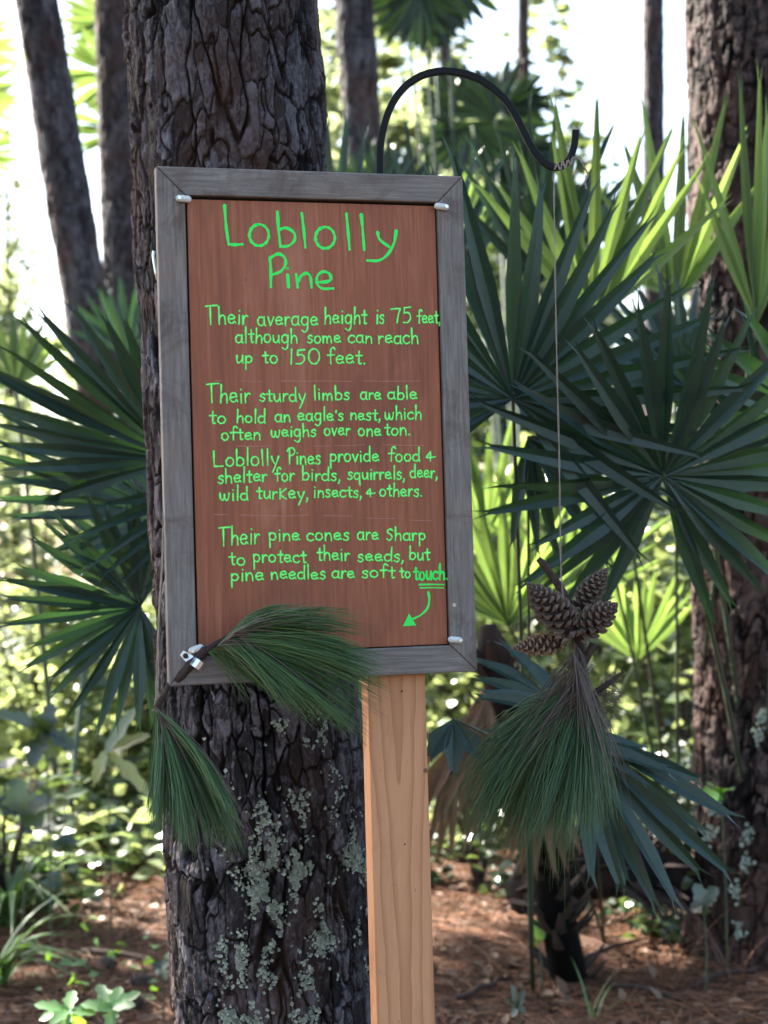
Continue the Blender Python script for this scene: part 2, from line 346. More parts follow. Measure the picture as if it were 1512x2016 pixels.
def pine(label, p0, p1, r0, r1, rows, th, bm, seed, crown=None, flare=.03, cell=.033, amp=1.0, bend=0, group='loblolly pine trees'):
    root = empty('pine_tree', (0, 0, 0), label, 'tree', group)
    me = trunk_mesh('trunk', p0, p1, r0, r1, rows, th, bm, seed, flare, cell, amp, bend)
    mobj('trunk', me, root)
    if crown:
        for (cx_, cy_, cz_, rx, rz, n) in crown:
            mobj('crown', crown_mesh('crown', (cx_, cy_, cz_), rx, rz, n, seed+50), root, kind='stuff')
            mb = MB(); t = (cz_-p0[2])/(p1[2]-p0[2]); q = np.array(p0)+(np.array(p1)-np.array(p0))*min(t, .97)
            mb.tube([q-np.array([0,0,.8]), (cx_, cy_, cz_)], [.07, .03], 6); mb.obj('limb', bm, root)
    return root
# main trunk, right behind the sign
mp0, mp1 = at(546, 2016, 2.92), at(434, 0, 2.92)
ax = (mp1-mp0)/(mp1[2]-mp0[2])
def axis_at(z): return mp0 + ax*(z-mp0[2])
MF, MT = axis_at(-.1), axis_at(13.)
dense = lin(.30, 2.25, 900); rows = np.concatenate([lin(-.1, .29, 40), dense, lin(2.27, 5, 60), lin(5.2, 13, 30)])
th = np.concatenate([lin(-math.pi, -1.75, 40)[:-1], lin(-1.75, 1.75, 430), lin(1.75, math.pi, 40)[1:-1]])
R0, R1 = .181, .10
MSEED = 4
main_tree = pine('thick dark-barked pine trunk right behind the framed sign, lichen on its lower bark', MF, MT, R0, R1, rows, th, M['bark'], MSEED,
     crown=[(MT[0]-.3, MT[1]+.6, 12.6, 2.0, 1.3, 2600)], flare=.05)
def main_surf(th, z, off=0.0):
    t = (z-MF[2])/(MT[2]-MF[2]); h, _ = bark_h(np.array([th*R0]), np.array([z]), R0, MSEED)
    r = R0+(R1-R0)*t+.05*math.exp(-(z+.1)/.22)+float(h[0])-.018+off
    a = axis_at(z); return np.array([a[0]+math.sin(th)*r, a[1]-math.cos(th)*r, z])
def px_to_trunk(px, py):
    p = at(px, py, 2.76); a = axis_at(p[2]); s = (p[0]-a[0])/(R0)
    s = max(-.98, min(.98, s)); return math.asin(s), p[2]
# right pine
rp = at(1512, 1870, 4.9); rt_ = at(1478, 0, 4.9); axr = (rt_-rp)/(rt_[2]-rp[2])
RF, RT = rp+axr*(-.1-rp[2]), rp+axr*(12-rp[2])
right_tree = pine('big pine trunk at the right edge, its left side lit by the sun', RF, RT, .205, .13,
     np.concatenate([lin(-.1, 3.0, 620), lin(3.05, 12, 60)]), np.concatenate([lin(-math.pi, -1.9, 20)[:-1], lin(-1.9, 1.9, 230), lin(1.9, math.pi, 20)[1:-1]]),
     M['bark2'], 12, crown=[(RT[0]+.5, RT[1]+.4, 11.5, 2.2, 1.4, 3000)], flare=.07, cell=.045, amp=1.35)
# trees behind (bent by what the photo shows)
def bgpine(label, pa, pb, D, w, seed, crown, bend=0):
    a, b = at(*pa, D), at(*pb, D); k = (b-a)/(b[2]-a[2]); p0 = a+k*(-.1-a[2]); p1 = a+k*(11-a[2])
    r = w/2*D/F
    cr = [(p1[0]+c[0], p1[1]+c[1], c[2], c[3], c[4], c[5]) for c in crown]
    return pine(label, p0, p1, r*1.1, r*.75, np.concatenate([lin(-.1, 5, 330), lin(5.1, 11, 40)]), lin(-math.pi, math.pi, 91)[:-1], M['bark3'], seed, cr, .02, .05, .9, bend)
bgpine('leaning slim pine trunk nearest the left edge', (185, 700), (72, 0), 7.8, 88, 21, [(0, 1.4, 10.5, 1.8, 1.2, 2200)])
bgpine('straight pine trunk just left of the big trunk, partly hidden behind it', (268, 1000), (233, 0), 8.6, 98, 22, [(.2, .6, 9.6, 2.1, 1.4, 3000)])
bgpine('blurred pine trunk showing between the big trunk and the black hook', (722, 400), (697, 0), 8.2, 78, 23, [(.5, .2, 10.5, 1.9, 1.3, 2400)])
bgpine('slim distant pine trunk rising above the arch of the hook', (1030, 500), (1030, 0), 13, 26, 24, [(0, .2, 10.5, 1.6, 1.2, 1500)])
bgpine('slim blurred pine trunk against the white sky between hook and right pine', (1290, 700), (1286, 0), 10.5, 44, 25, [(.4, .3, 10.6, 1.8, 1.2, 2000)])
bgpine('thin faint pine trunk just right of the sky gap behind the arch', (866, 400), (880, 0), 15, 22, 26, [(.3, .3, 11, 1.6, 1.2, 1200)])
# added pines, unseen left of the frame; crowns placed and sized to shade the clearing
for k, (x, y, cr) in enumerate([(-5.2, 7.6, [(-5.2, 6.8, 7.8, .95, .9, 2200), (-3.7, 6.8, 3.8, .62, .4, 420)]), (-3.9, 7.6, [(-3.1, 7.2, 4.6, .75, .45, 480)]),
                          (-7.2, 9.9, [(-6.8, 9.6, 8.7, .8, .5, 450)])]):
    lb = ['tall pine out of frame on the left, its dense crown shading the sign', 'pine out of frame at the left with one low bough shading the near ground', 'farthest pine out of frame at the left, behind the other two'][k]
    pine(lb, (x, y, -.1), (x-.2, y, 12), .15, .08, lin(-.1, 12, 60), lin(-math.pi, math.pi, 25)[:-1], M['bark3'], 60+k, cr, .02, .08, .9, group='loblolly pine trees')

# lichen on the main trunk
def lichen(cx0, cy0, sx, sy, n, seed):
    rg = np.random.default_rng(seed); mb = MB()
    for _ in range(int(n*4.6)):
        px, py = cx0+rg.normal()*sx*.45, cy0+rg.normal()*sy*.45
        # clumpy: keep where noise is high
        if float(vnoise(np.array(px*.05), np.array(py*.028), 77))+.5*float(vnoise(np.array(px*.16), np.array(py*.12), 78)) < .84: continue
        th_, z = px_to_trunk(px, py); s = rg.uniform(.0014, .0038)
        c = main_surf(th_, z, .0015+rg.uniform(0, .0025)); nrm = np.array([math.sin(th_), -math.cos(th_), 0])
        tx = np.array([math.cos(th_), math.sin(th_), 0]); tz = np.array([0, 0, 1.]); k = 8; ph = rg.uniform(0, 6)
        V = [c-nrm*.001]
        for q in range(k):
            a = ph+q*2*math.pi/k; rr = s*(rg.uniform(.45, 1.35)); V.append(c+(tx*math.cos(a)+tz*math.sin(a))*rr+nrm*rg.uniform(.0005, .003))
        mb.add(V, [(0, 1+q, 1+(q+1) % k) for q in range(k)])
    if mb.v: mb.obj('lichen', M['lichen'], main_tree, kind='stuff')
for q, a in enumerate([(600,1385,60,80,160),(650,1430,30,50,50),(556,1700,90,60,330),(600,1720,30,60,120),(520,1760,30,60,100),(545,1800,24,50,70),(700,1740,26,110,230),(690,1690,22,22,70),
     (640,1820,30,90,150),(550,1880,40,50,130),(465,1880,34,50,110),(532,1840,60,30,60),(600,1970,30,80,110),(475,1990,40,40,120),(665,1575,40,100,25),(530,1600,30,60,34),(590,1600,30,60,26),
     (450,1570,60,120,14),(700,1900,40,60,20),(575,1420,60,60,60)]):
    lichen(*a, 100+q)
# a little lichen on the right pine
mb = MB(); rg = np.random.default_rng(5)
for (px, py) in [(1468,1700),(1470,1645),(1395,1640),(1490,1445),(1500,1410),(1445,1755),(1455,1830),(1405,1590)]:
    for _ in range(22):
        c = at(px+rg.normal()*6, py+rg.normal()*9, 4.68 if px > 1430 else 4.76); s = rg.uniform(.003, .007); k = 7
        V = [c]+[c+np.array([math.cos(2*math.pi*q/k)*s*rg.uniform(.7,1.3), -.003*rg.uniform(0,2), math.sin(2*math.pi*q/k)*s]) for q in range(k)]
        mb.add(V, [(0, 1+q, 1+(q+1) % k) for q in range(k)])
mb.obj('lichen', M['lichen'], right_tree, kind='stuff')

# ------------------------------------------------------------ the sign
u = C2W @ np.array([.96447, -.01688, .26366]); u[2] = 0; u /= np.linalg.norm(u)
ang = math.atan2(u[1], u[0]); nrm = np.array([-u[1], u[0], 0])         # nrm points away from the camera
SC = at(623, 837, 2.42)                                              # centre of the sign's front face
FOOT = np.array([SC[0], SC[1], 0.0])
def loc(px, py, off=0.0):
    """photo pixel -> sign coordinates (x along the sign, y depth, z height) on the plane off metres behind the front"""
    d = at(px, py, 1.0)-CAM; t = ((SC+nrm*off-CAM)@nrm)/(d@nrm); p = CAM+d*t-FOOT
    return np.array([p@u, off, p[2]])
sign = empty('wooden_sign', FOOT, 'framed red-brown board about the loblolly pine, hand-lettered in green, on a pale wooden post', 'sign', rz=ang)
c = [loc(307,325), loc(911,348), loc(940,1323), loc(333,1350)]
x0 = (c[0][0]+c[3][0])/2; x1 = (c[1][0]+c[2][0])/2; z1 = (c[0][2]+c[1][2])/2; z0 = (c[2][2]+c[3][2])/2
fwid = .0405; th_f = .022
print('sign', x1-x0, z1-z0, ang)
ix0, ix1, iz0, iz1 = x0+fwid, x1-fwid, z0+fwid, z1-fwid
def rail(pts, m):
    g = MB(); V = [(x, 0, z) for x, z in pts]+[(x, th_f, z) for x, z in pts]
    g.add(V, [(3,2,1,0),(4,5,6,7),(0,1,5,4),(1,2,6,5),(2,3,7,6),(3,0,4,7)]); g.obj('frame_rail', m, sign, bevel=.0022)
e = .0004
rail([(x0,z1),(x0+fwid+e,z1-fwid),(x1-fwid-e,z1-fwid),(x1,z1)], M['frame_h'])
rail([(x0,z0),(x1,z0),(x1-fwid-e,z0+fwid),(x0+fwid+e,z0+fwid)], M['frame_h'])
rail([(x0,z0+e),(x0+fwid,z0+fwid+e),(x0+fwid,z1-fwid-e),(x0,z1-e)], M['frame_v'])
rail([(x1,z0+e),(x1,z1-e),(x1-fwid,z1-fwid-e),(x1-fwid,z0+fwid+e)], M['frame_v'])
gp = .0035; PY = .006
g = MB(); g.box((ix0+gp, PY, iz0+gp*.5), (ix1-gp*.8, PY+.008, iz1-gp*1.3)); g.obj('board_panel', M['panel'], sign, bevel=.0006)
g = MB(); g.box((ix0-.005, PY+.012, iz0-.005), (ix1+.005, PY+.016, iz1+.005)); g.obj('backing_board', plain('dark_backing', (.012,.010,.010), .9), sign)
a, b = loc(733, 1700, th_f+.002), loc(848.5, 1700, th_f+.002)
pc = (a[0]+b[0])/2
g = MB(); g.box((-.0445, 0, -.15), (.0445, .038, z1-.03)); po = g.obj('post', M['lumber'], sign, bevel=.0018); po.location = (pc, th_f+.002, 0)
for (px, py, r) in ((791, 1361, .0016), (797, 1662, .0012)):          # nail holes
    q = loc(px, py, th_f+.0015); g = MB(); g.tube([(q[0], th_f+.0012, q[2]), (q[0], th_f+.003, q[2])], r, 10); g.obj('nail_head', M['screw'], sign)
q = loc(838, 1517, th_f+.0015); g = MB(); g.tube([(q[0], th_f+.001, q[2]), (q[0], th_f+.003, q[2])], .0035, 12); g.obj('knot', plain('small_knot', (.13,.05,.03), .6), sign)
q = loc(894, 1191); g = MB(); g.tube([(q[0], -.0012, q[2]), (q[0], .002, q[2])], .003, 12); g.obj('wood_plug', plain('pale_plug', (.42,.33,.25), .7), sign)
# plastic retaining clips
def clip(px, py, qx, qy, sx, sy):
    a, b = loc(px, py), loc(qx, qy); a[1] = b[1] = -.0045; g = MB(); P = []; rr = []
    d = b-a; L = np.linalg.norm(d); d /= L; r = .0050
    for t in (-1, -.85, -.5, 0): P.append(a+d*(r*t+r)); rr.append(r*math.sqrt(max(0.02, 1-t*t)))
    for t in (0, .5, .85, 1): P.append(b-d*(r-r*t)); rr.append(r*math.sqrt(max(0.02, 1-t*t)))
    o = g; o.tube(P, rr, 14); co = o.obj('clip', M['clip'], sign, True)
    s = loc(sx, sy); g = MB(); g.tube([(s[0], -.0110, s[2]), (s[0], -.0085, s[2])], [.0024, .0030], 10); g.obj('screw', M['zinc'], co)
clip(345,391,376,394, 351,392); clip(853,406,882,410, 875,409); clip(880,1258,909,1261, 902,1260); clip(370,1283,400,1272, 377,1281)
# bright metal strap edge at the frame's left side
g = MB(); P = [loc(303+d, y, .03) for d, y in ((0,494),(-1,505),(1,520),(4,537),(7,551))]; g.tube(P, .0022, 6, flat=.6); g.obj('strap', M['zinc'], sign, True)

# ---- handwriting: single-stroke letters, x height 1, baseline 0
def arc(cx, cy, rx, ry, a0, a1, n=9): return [(cx+rx*math.cos(R(a0+(a1-a0)*i/(n-1))), cy+ry*math.sin(R(a0+(a1-a0)*i/(n-1)))) for i in range(n)]
GL = {
 'a': (.95, [arc(.42,.48,.38,.48,60,330,11), [(.78,.98),(.78,.35),(.84,.05),(.95,0)]]),
 'b': (.90, [[(.08,1.9),(.10,.9),(.12,.02)], [(.12,.55)]+arc(.45,.47,.38,.47,130,-165,10)]),
 'c': (.80, [arc(.45,.48,.42,.48,45,320,11)]),
 'd': (.95, [arc(.42,.46,.38,.46,60,320,11), [(.80,1.9),(.79,.9),(.82,.1),(.88,0)]]),
 'e': (.90, [[(.08,.50),(.40,.55),(.78,.62)]+arc(.42,.52,.37,.45,15,330,10)+[(.86,.12)]]),
 'f': (.75, [[(.85,1.65),(.65,1.88),(.42,1.7),(.38,1.2),(.38,0)], [(.02,.98),(.75,1.02)]]),
 'g': (.95, [arc(.42,.50,.36,.46,55,330,10), [(.78,.95),(.80,.2),(.76,-.45),(.50,-.75),(.15,-.55)]]),
 'h': (.90, [[(.10,1.9),(.12,1.),(.12,0)], [(.12,.5),(.30,.85),(.55,.95),(.74,.75),(.78,.35),(.80,0)]]),
 'i': (.35, [[(.17,.95),(.18,0)], [(.16,1.42),(.19,1.38)]]),
 'j': (.35, [[(.17,.95),(.18,-.5),(-.05,-.7)]]),
 'k': (.85, [[(.10,1.9),(.12,0)], [(.72,.95),(.14,.42),(.78,0)]]),
 'K': (1.0, [[(.12,1.35),(.14,0)], [(.85,1.35),(.16,.62),(.90,0)]]),
 'l': (.35, [[(.14,1.95),(.16,1.),(.19,0)]]),
 'm': (1.35, [[(.10,.95),(.12,0)], [(.12,.55),(.30,.88),(.50,.85),(.60,.5),(.62,0)], [(.62,.5),(.80,.88),(1.02,.85),(1.14,.5),(1.18,0)]]),
 'n': (.90, [[(.10,.95),(.12,0)], [(.12,.5),(.32,.86),(.55,.92),(.72,.7),(.78,.3),(.80,0)]]),
 'o': (.90, [arc(.43,.48,.38,.48,95,460,14)]),
 'p': (.90, [[(.10,.95),(.12,0),(.14,-.85)], [(.12,.62)]+arc(.44,.50,.36,.44,125,-150,10)]),
 'q': (.95, [arc(.42,.50,.36,.46,60,330,10), [(.80,.95),(.80,-.4),(.84,-.8)]]),
 'r': (.65, [[(.10,.95),(.12,0)], [(.12,.5),(.28,.82),(.48,.95),(.62,.85)]]),
 's': (.70, [[(.62,.85),(.42,1.),(.16,.85),(.18,.62),(.45,.5),(.62,.30),(.50,.05),(.28,-.02),(.06,.12)]]),
 't': (.65, [[(.32,1.5),(.34,.8),(.36,.12),(.48,0),(.60,.06)], [(.0,.98),(.66,1.0)]]),
 'u': (.90, [[(.10,.95),(.12,.35),(.28,.03),(.52,.08),(.72,.40)], [(.76,.95),(.78,.3),(.84,0)]]),
 'v': (.80, [[(.06,.95),(.38,0)], [(.38,0),(.74,.95)]]),
 'w': (1.25, [[(.08,.95),(.12,.3),(.30,.0),(.50,.15),(.58,.8)], [(.58,.8),(.66,.15),(.88,.0),(1.06,.3),(1.14,.95)]]),
 'y': (.90, [[(.08,.95),(.22,.45),(.44,.12)], [(.82,.98),(.55,.1),(.20,-.80)]]),
 'z': (.80, [[(.1,.9),(.7,.9),(.1,0),(.7,0)]]),
 'T': (1.25, [[(0,1.80),(.6,1.86),(1.25,1.90)], [(.48,1.85),(.54,.9),(.60,0)]]),
 'L': (1.2, [[(.10,1.8),(.14,.9),(.20,.04)], [(.20,.04),(.6,.02),(1.1,.05)]]),
 'P': (1.05, [[(.30,1.75),(.32,.8),(.34,0)], [(.0,1.5),(.25,1.85),(.70,1.9),(1.0,1.55),(.85,1.15),(.36,.95)]]),
 'S': (.8, [[(.70,1.30),(.42,1.5),(.12,1.3),(.16,.98),(.48,.75),(.66,.40),(.50,.05),(.25,-.02),(.04,.15)]]),
 '7': (1.05, [[(.0,1.55),(.5,1.6),(.95,1.62)], [(.95,1.62),(.75,.9),(.62,0)]]),
 '5': (1.0, [[(.20,1.55),(.17,1.0)], [(.20,1.58),(.85,1.65)], [(.17,1.0),(.50,1.08),(.80,.85),(.80,.35),(.50,.02),(.10,.02)]]),
 '1': (.45, [[(.2,1.6),(.22,.8),(.24,0)]]),
 '0': (1.25, [arc(.60,.80,.50,.82,95,460,16)]),
 ',': (.35, [[(.16,.12),(.14,-.15),(.04,-.35)]]),
 '.': (.30, [[(.12,.08),(.17,.02)]]),
 "'": (.25, [[(.12,1.45),(.10,1.15)]]),
 '&': (1.1, [[(.52,1.25),(.55,.7),(.55,0)], [(.50,1.2),(.12,.55),(.15,.42),(.6,.45),(1.1,.55)]]),
}
def smooth(P, k=4):
    if len(P) < 3: return P
    P = [np.array(p, float) for p in P]; Q = [2*P[0]-P[1]]+P+[2*P[-1]-P[-2]]; out = []
    for i in range(1, len(Q)-2):
        a, b, c_, d = Q[i-1:i+3]
        for s in range(k):
            t = s/k; out.append(.5*((2*b)+(c_-a)*t+(2*a-5*b+4*c_-d)*t*t+(3*b-3*c_+d-a)*t**3))
    out.append(P[-1]); return [tuple(o) for o in out]
SY = PY-.0003
def ribbon(mb, pts, w, layer=0):
    """pts photo pixels -> thin raised paint stroke lying on the board"""
    P = [loc(x, y, PY) for x, y in pts]; n = len(P)
    if n < 2: return
    hw = w*.74e-3/2; y = SY - .00025*layer; V = []
    for i in range(n):
        t = P[min(i+1, n-1)]-P[max(i-1, 0)]; L = math.hypot(t[0], t[2]) or 1; nx_, nz_ = -t[2]/L, t[0]/L
        h = hw*(1+.20*math.sin(i*.8+pts[0][0])+.08*math.sin(i*2.3+pts[0][1]))*(1.12-.3*i/n)
        V += [(P[i][0]+nx_*h, y, P[i][2]+nz_*h), (P[i][0]-nx_*h, y, P[i][2]-nz_*h)]
    mb.add(V, [(2*i, 2*i+1, 2*i+3, 2*i+2) for i in range(n-1)])
    for e_ in (0, n-1):                                           # round ends
        cpt = P[e_]; mb.add([(cpt[0], y-.00006, cpt[2])]+[(cpt[0]+hw*math.cos(a_*math.pi/4), y-.00006, cpt[2]+hw*math.sin(a_*math.pi/4)) for a_ in range(8)],
                         [(0, 1+a_, 1+(a_+1) % 8) for a_ in range(8)])
hr = random.Random(3)
def word(mb, s, xa, xb, base, xh, w=3.4, base2=None, layer0=0):
    tot = sum(GL[ch][0] for ch in s)+.16*(len(s)-1); k = (xb-xa)/tot; x = xa; base2 = base if base2 is None else base2
    for n_, ch in enumerate(s):
        aw, strokes = GL[ch]; f = (x-xa)/max(1, xb-xa); by = base+(base2-base)*f+hr.uniform(-.8, .8); hh = xh*hr.uniform(.94, 1.06); sl = hr.uniform(-.03, .05)
        for m_, st in enumerate(strokes):
            pts = [(x+(a_+sl*b_)*k, by-b_*hh) for a_, b_ in st]
            ribbon(mb, smooth(pts), w, layer0+(n_*3+m_) % 4*.3)
        x += (aw+.16)*k
def textline(items):
    for m_, w_, l_ in (('letters', 3.7, 0), ('letters_light', 1.7, 2)):     # a darker edge and a lighter middle, as the paint pen leaves
        hr.seed(len(items)*7+items[0][1]); mb = MB()
        for it in items: word(mb, *it[:5], w=w_, base2=it[5] if len(it) > 5 else None, layer0=l_)
        mb.obj('lettering', M[m_], sign)
# title: traced stroke by stroke
mb = MB()
T1 = [[(442,404),(445,445),(450,481)], [(450,481),(463,482),(477,481)],
      [(510+19*math.cos(a_), 463-21*math.sin(a_)) for a_ in np.linspace(1.7, 8.1, 18)],
      [(546,417),(548,450),(552,485)], [(549,452),(564,449),(579,459),(579,474),(568,484),(552,486)],
      [(594,420),(598,455),(601,487)],
      [(640+19*math.cos(a_), 468-21*math.sin(a_)) for a_ in np.linspace(1.9, 8.3, 18)],
      [(682,421),(685,455),(688,491)], [(711,422),(714,455),(717,492)],
      [(743,457),(748,472),(766,486)], [(780,454),(775,480),(762,502),(745,513),(723,513)],
      [(531,508),(533,535),(533,565)], [(531,508),(548,500),(560,507),(562,520),(553,534),(536,541)],
      [(565,528),(566.5,528.5)], [(566,541),(568,566)],
      [(583,540),(586,566)], [(585,556),(593,543),(604,538),(611,546),(613,566)],
      [(626,556),(642,555),(651,550),(648,539),(636,535),(625,543),(624,558),(634,568),(656,568)]]
for k, s_ in enumerate(T1): ribbon(mb, smooth(s_, 5), 5.6, (k % 3)*.4)
mb.obj('lettering', M['letters'], sign)
textline([('Their',404,488,638,19),('average',507,626,641,17),('height',638,722,638,17.5,637),('is',740,756,637,18),('75',770,811,635,18),('feet,',821,868,636,15)])
textline([('although',463,586,675,16),('some',605,671,675,14),('can',685,733,675,14),('reach',744,824,676,16)])
textline([('up',464,497,714,15),('to',517,547,715,15),('150',568,632,717,17.5),('feet.',644,720,716,17)])
textline([('Their',406,493,793,19),('sturdy',511,602,790,15),('limbs',617,688,787,14),('are',709,750,787,14),('able',763,821,786,14)])
textline([('to',412,445,834,15),('hold',465,523,832,14),('an',541,572,831,14),('eagle\'s',586,676,828,14),('nest,',689,750,827,14),('which',757,830,826,14)])
textline([('often',436,513,866,14),('weighs',533,622,860,14),('over',638,689,857,14),('one',705,750,858,14),('ton.',757,808,857,14)])
textline([('Loblolly',418,550,919,17,914),('Pines',565,631,914,16),('provide',649,746,909,15),('food',764,827,908,15),('&',838,856,908,14)])
textline([('shelter',429,526,952,15,947),('for',541,579,947,15),('birds,',594,671,946,14.5),('squirrels,',684,798,944,14),('deer,',807,862,941,14)])
textline([('wild',432,489,985,14.5),('turKey,',505,608,982,15),('insects,',617,713,979,14),('&',720,738,977,12),('others.',747,831,977,14)])
textline([('Their',430,511,1075,20,1070),('pine',529,590,1064,15),('cones',604,687,1064,15),('are',703,745,1063,15),('Sharp',761,838,1063,14)])
textline([('to',451,483,1112,15),('protect',498,603,1107,15),('their',624,688,1103,15),('seeds,',704,796,1105,14),('but',805,846,1102,14)])
textline([('pine',454,519,1143,15),('needles',533,641,1140,14.5),('are',653,698,1138,14.5),('soft',712,777,1137,14),('to',787,808,1137,12)])
mb = MB(); word(mb, 'touch.', 815, 881, 1141, 16.5, w=4.2); mb.obj('lettering', M['letters'], sign)
mb = MB(); ribbon(mb, [(825,1151),(850,1150.5),(874,1151)], 2.8); ribbon(mb, [(827,1157.5),(850,1157),(873,1157.5)], 2.8)
ribbon(mb, smooth([(843,1166),(845,1180),(841,1198),(828,1211),(812,1219)]), 4.2)
P = [loc(x, y, PY) for x, y in ((805,1208),(793,1233),(819,1231))]; mb.add([(p_[0], SY-.0004, p_[2]) for p_ in P], [(0, 1, 2)])
mb.obj('arrow', M['letters'], sign)
mb = MB()
for (a_, b_, y_, y2) in ((422,437,749.5,750),(475,516,750,751),(554,640,750,750),(640,693,750,751),(716,827,750,750),(466,530,878,878),(615,653,878,878),(658,718,877,875),(754,835,876,877),
        (421,448,1013,1013),(474,545,1014,1015),(524,608,1015,1014),(637,692,1015,1016),(721,777,1020,1021),(808,850,1024,1025)):
    ribbon(mb, [(a_, y_), ((a_+b_)/2, y_+.6), (b_, y2)], 1.2, -.4)
mb.obj('ruled_line', M['chalk'], sign)

# ------------------------------------------------------------ needles, twigs, twine
def needles(name, B, m, parent, r=.00068, rings=7):
    """B: n x 3 x 3 control points of quadratic curves"""
    B = np.asarray(B, float); n = len(B); t = np.linspace(0, 1, rings)[None, :, None]
    P = (1-t)**2*B[:, None, 0]+2*t*(1-t)*B[:, None, 1]+t*t*B[:, None, 2]
    T = np.gradient(P, axis=1); T /= np.linalg.norm(T, axis=2)[..., None]+1e-9
    a = np.cross(T, np.array([.3, 1, .2])); a /= np.linalg.norm(a, axis=2)[..., None]+1e-9; b = np.cross(T, a)
    rad = (r*(1-.75*t**3))
    V = np.stack([P+(a*math.cos(q)+b*math.sin(q))*rad for q in (0, 2.09, 4.19)], 2).reshape(-1, 3)
    Fc = []
    base = (np.arange(n)*rings*3)[:, None]; k = np.arange(rings-1)*3
    for q in range(3):
        q2 = (q+1) % 3; Fc.append(np.stack([(base+k+q), (base+k+q2), (base+k+3+q2), (base+k+3+q)], -1).reshape(-1, 4))
    return mobj(name, npmesh(name, V, np.concatenate(Fc), m, True), parent, kind='stuff')
rg = np.random.default_rng(11)
def band(pts, s):
    k = min(int(s*(len(pts)-1)), len(pts)-2); f = s*(len(pts)-1)-k; return np.array(pts[k])*(1-f)+np.array(pts[k+1])*f
def spray(n, origin, tips, D0, D1, ctrl, jit, lo=.55, conv=0, bunch=None):
    out = []; bunch = bunch or max(5, n//26); bs = (np.arange(bunch)+rg.uniform(.1, .9, bunch))/bunch; bd = rg.uniform(D0, D1, bunch); bo = rg.normal(size=(bunch, 2))*jit*.9; bk = rg.uniform(.8, 1.04, bunch)
    for _ in range(n):
        b_ = rg.integers(bunch); s = float(np.clip(bs[b_]+rg.normal()*.035, 0, 1)); o = np.array(origin[0])+(np.array(origin[1])-np.array(origin[0]))*rg.uniform()
        tip = band(tips, s)+rg.normal(size=2)*jit*.7+bo[b_]; k = rg.uniform(lo, 1)**.4*bk[b_]*1.09; tip = o+(tip-o)*k
        c_ = o+(tip-o)*rg.uniform(.40, .55)+np.array(ctrl(s))*k+rg.normal(size=2)*jit*.5
        d0 = (D0+D1)/2; d1 = bd[b_]+rg.normal()*(D1-D0)*.12
        out.append([at(*o, d0+rg.uniform(-.004, .004)), at(*c_, d0*.4+d1*.6), at(*tip, d1+rg.normal()*.01)])
    return out
fs = lambda px, py: float(at(px, py, 1)[1] and np.dot(SC-CAM, nrm)/np.dot(at(px, py, 1)-CAM, nrm))  # depth of the sign face at a pixel
# spray clamped to the lower left corner
f1 = fs(420, 1270)
t1 = empty('pine_branch', at(372, 1310, f1), 'green pine needle spray clamped to the lower left corner of the sign frame', 'branch', 'cut pine needle sprays')
def child_world(o): 
    o.matrix_parent_inverse = o.parent.matrix_basis.inverted() if o.parent else Matrix.Identity(4); return o
bpy.context.view_layer.update()
def cw(o):
    p_ = o.parent; o.matrix_parent_inverse = (Matrix.Translation(p_.location) @ p_.rotation_euler.to_matrix().to_4x4()).inverted(); return o
B = spray(720, ((428,1272),(462,1243)), [(600,1196),(660,1204),(702,1228),(722,1268),(770,1296),(775,1330),(758,1385),(742,1452),(690,1440),(640,1420),(560,1385)], f1-.075, f1-.012,
          lambda s: (-10+10*s, -46+16*s), 9, .5)
B += spray(40, ((410,1285),(440,1262)), [(470,1330),(520,1380),(600,1420),(640,1440)], f1-.05, f1-.015, lambda s: (-6, -10), 14, .4)
cw(needles('needles', B, M['needle'], t1, .0008))
B = spray(24, ((428,1272),(462,1243)), [(640,1210),(720,1290),(740,1350),(700,1440),(600,1400)], f1-.08, f1-.03, lambda s: (-8, -36), 14, .4)
cw(needles('dry_needles', B, M['needle_brown'], t1))
def tube_px(name, pts, D, rad, m, parent, sides=9, jit=0):
    g = MB(); P = [at(p_[0]+rg.normal()*jit, p_[1]+rg.normal()*jit, D if len(p_) < 3 else p_[2]) for p_ in pts]; g.tube(P, rad, sides)
    return cw(g.obj(name, m, parent, True)) if parent else g.obj(name, m, None, True)
tube_px('twig', [(347,1341),(356,1328),(366,1318),(374,1309),(384,1300),(396,1290),(403,1283),(413,1278),(424,1270),(436,1262),(462,1242)], f1-.012, [.0060,.0068,.0062,.0074,.0062,.0066,.0074,.0056,.0046,.0038,.002], M['twig'], t1, 9, .8)
# the metal strap that holds it (screwed to the frame)
g = MB(); a_ = loc(365, 1291); b_ = loc(392, 1311); d_ = (b_-a_); d_[1] = 0; d_ /= np.linalg.norm(d_); n_ = np.array([-d_[2], 0, d_[0]])
prof = [(-.007, -.0012), (.004, -.0014), (.009, -.004), (.013, -.0165), (.018, -.021), (.024, -.020), (.028, -.014), (.030, -.002)]
V = []
for s_, y_ in prof:
    for sg, th2 in ((-1, 0), (1, 0), (1, .0012), (-1, .0012)):
        c_ = a_+d_*s_; w_ = .0062 if s_ > -.006 else .0040; V.append((c_[0]+n_[0]*sg*w_, y_-th2+.0012, c_[2]+n_[2]*sg*w_))
Fc = []
for k in range(len(prof)-1):
    for q in range(4): Fc.append((k*4+q, k*4+(q+1) % 4, k*4+4+(q+1) % 4, k*4+4+q))
Fc += [(3, 2, 1, 0), tuple(len(prof)*4-4+q for q in range(4))]
g.add(V, Fc); strap = g.obj('pipe_strap', M['zinc'], sign, False, bevel=.0005)
g = MB(); g.tube([(a_[0], -.0015, a_[2]), (a_[0], -.0040, a_[2]), (a_[0], -.0052, a_[2])], [.0040, .0036, .0016], 14); g.obj('screw', M['screw'], strap, True)
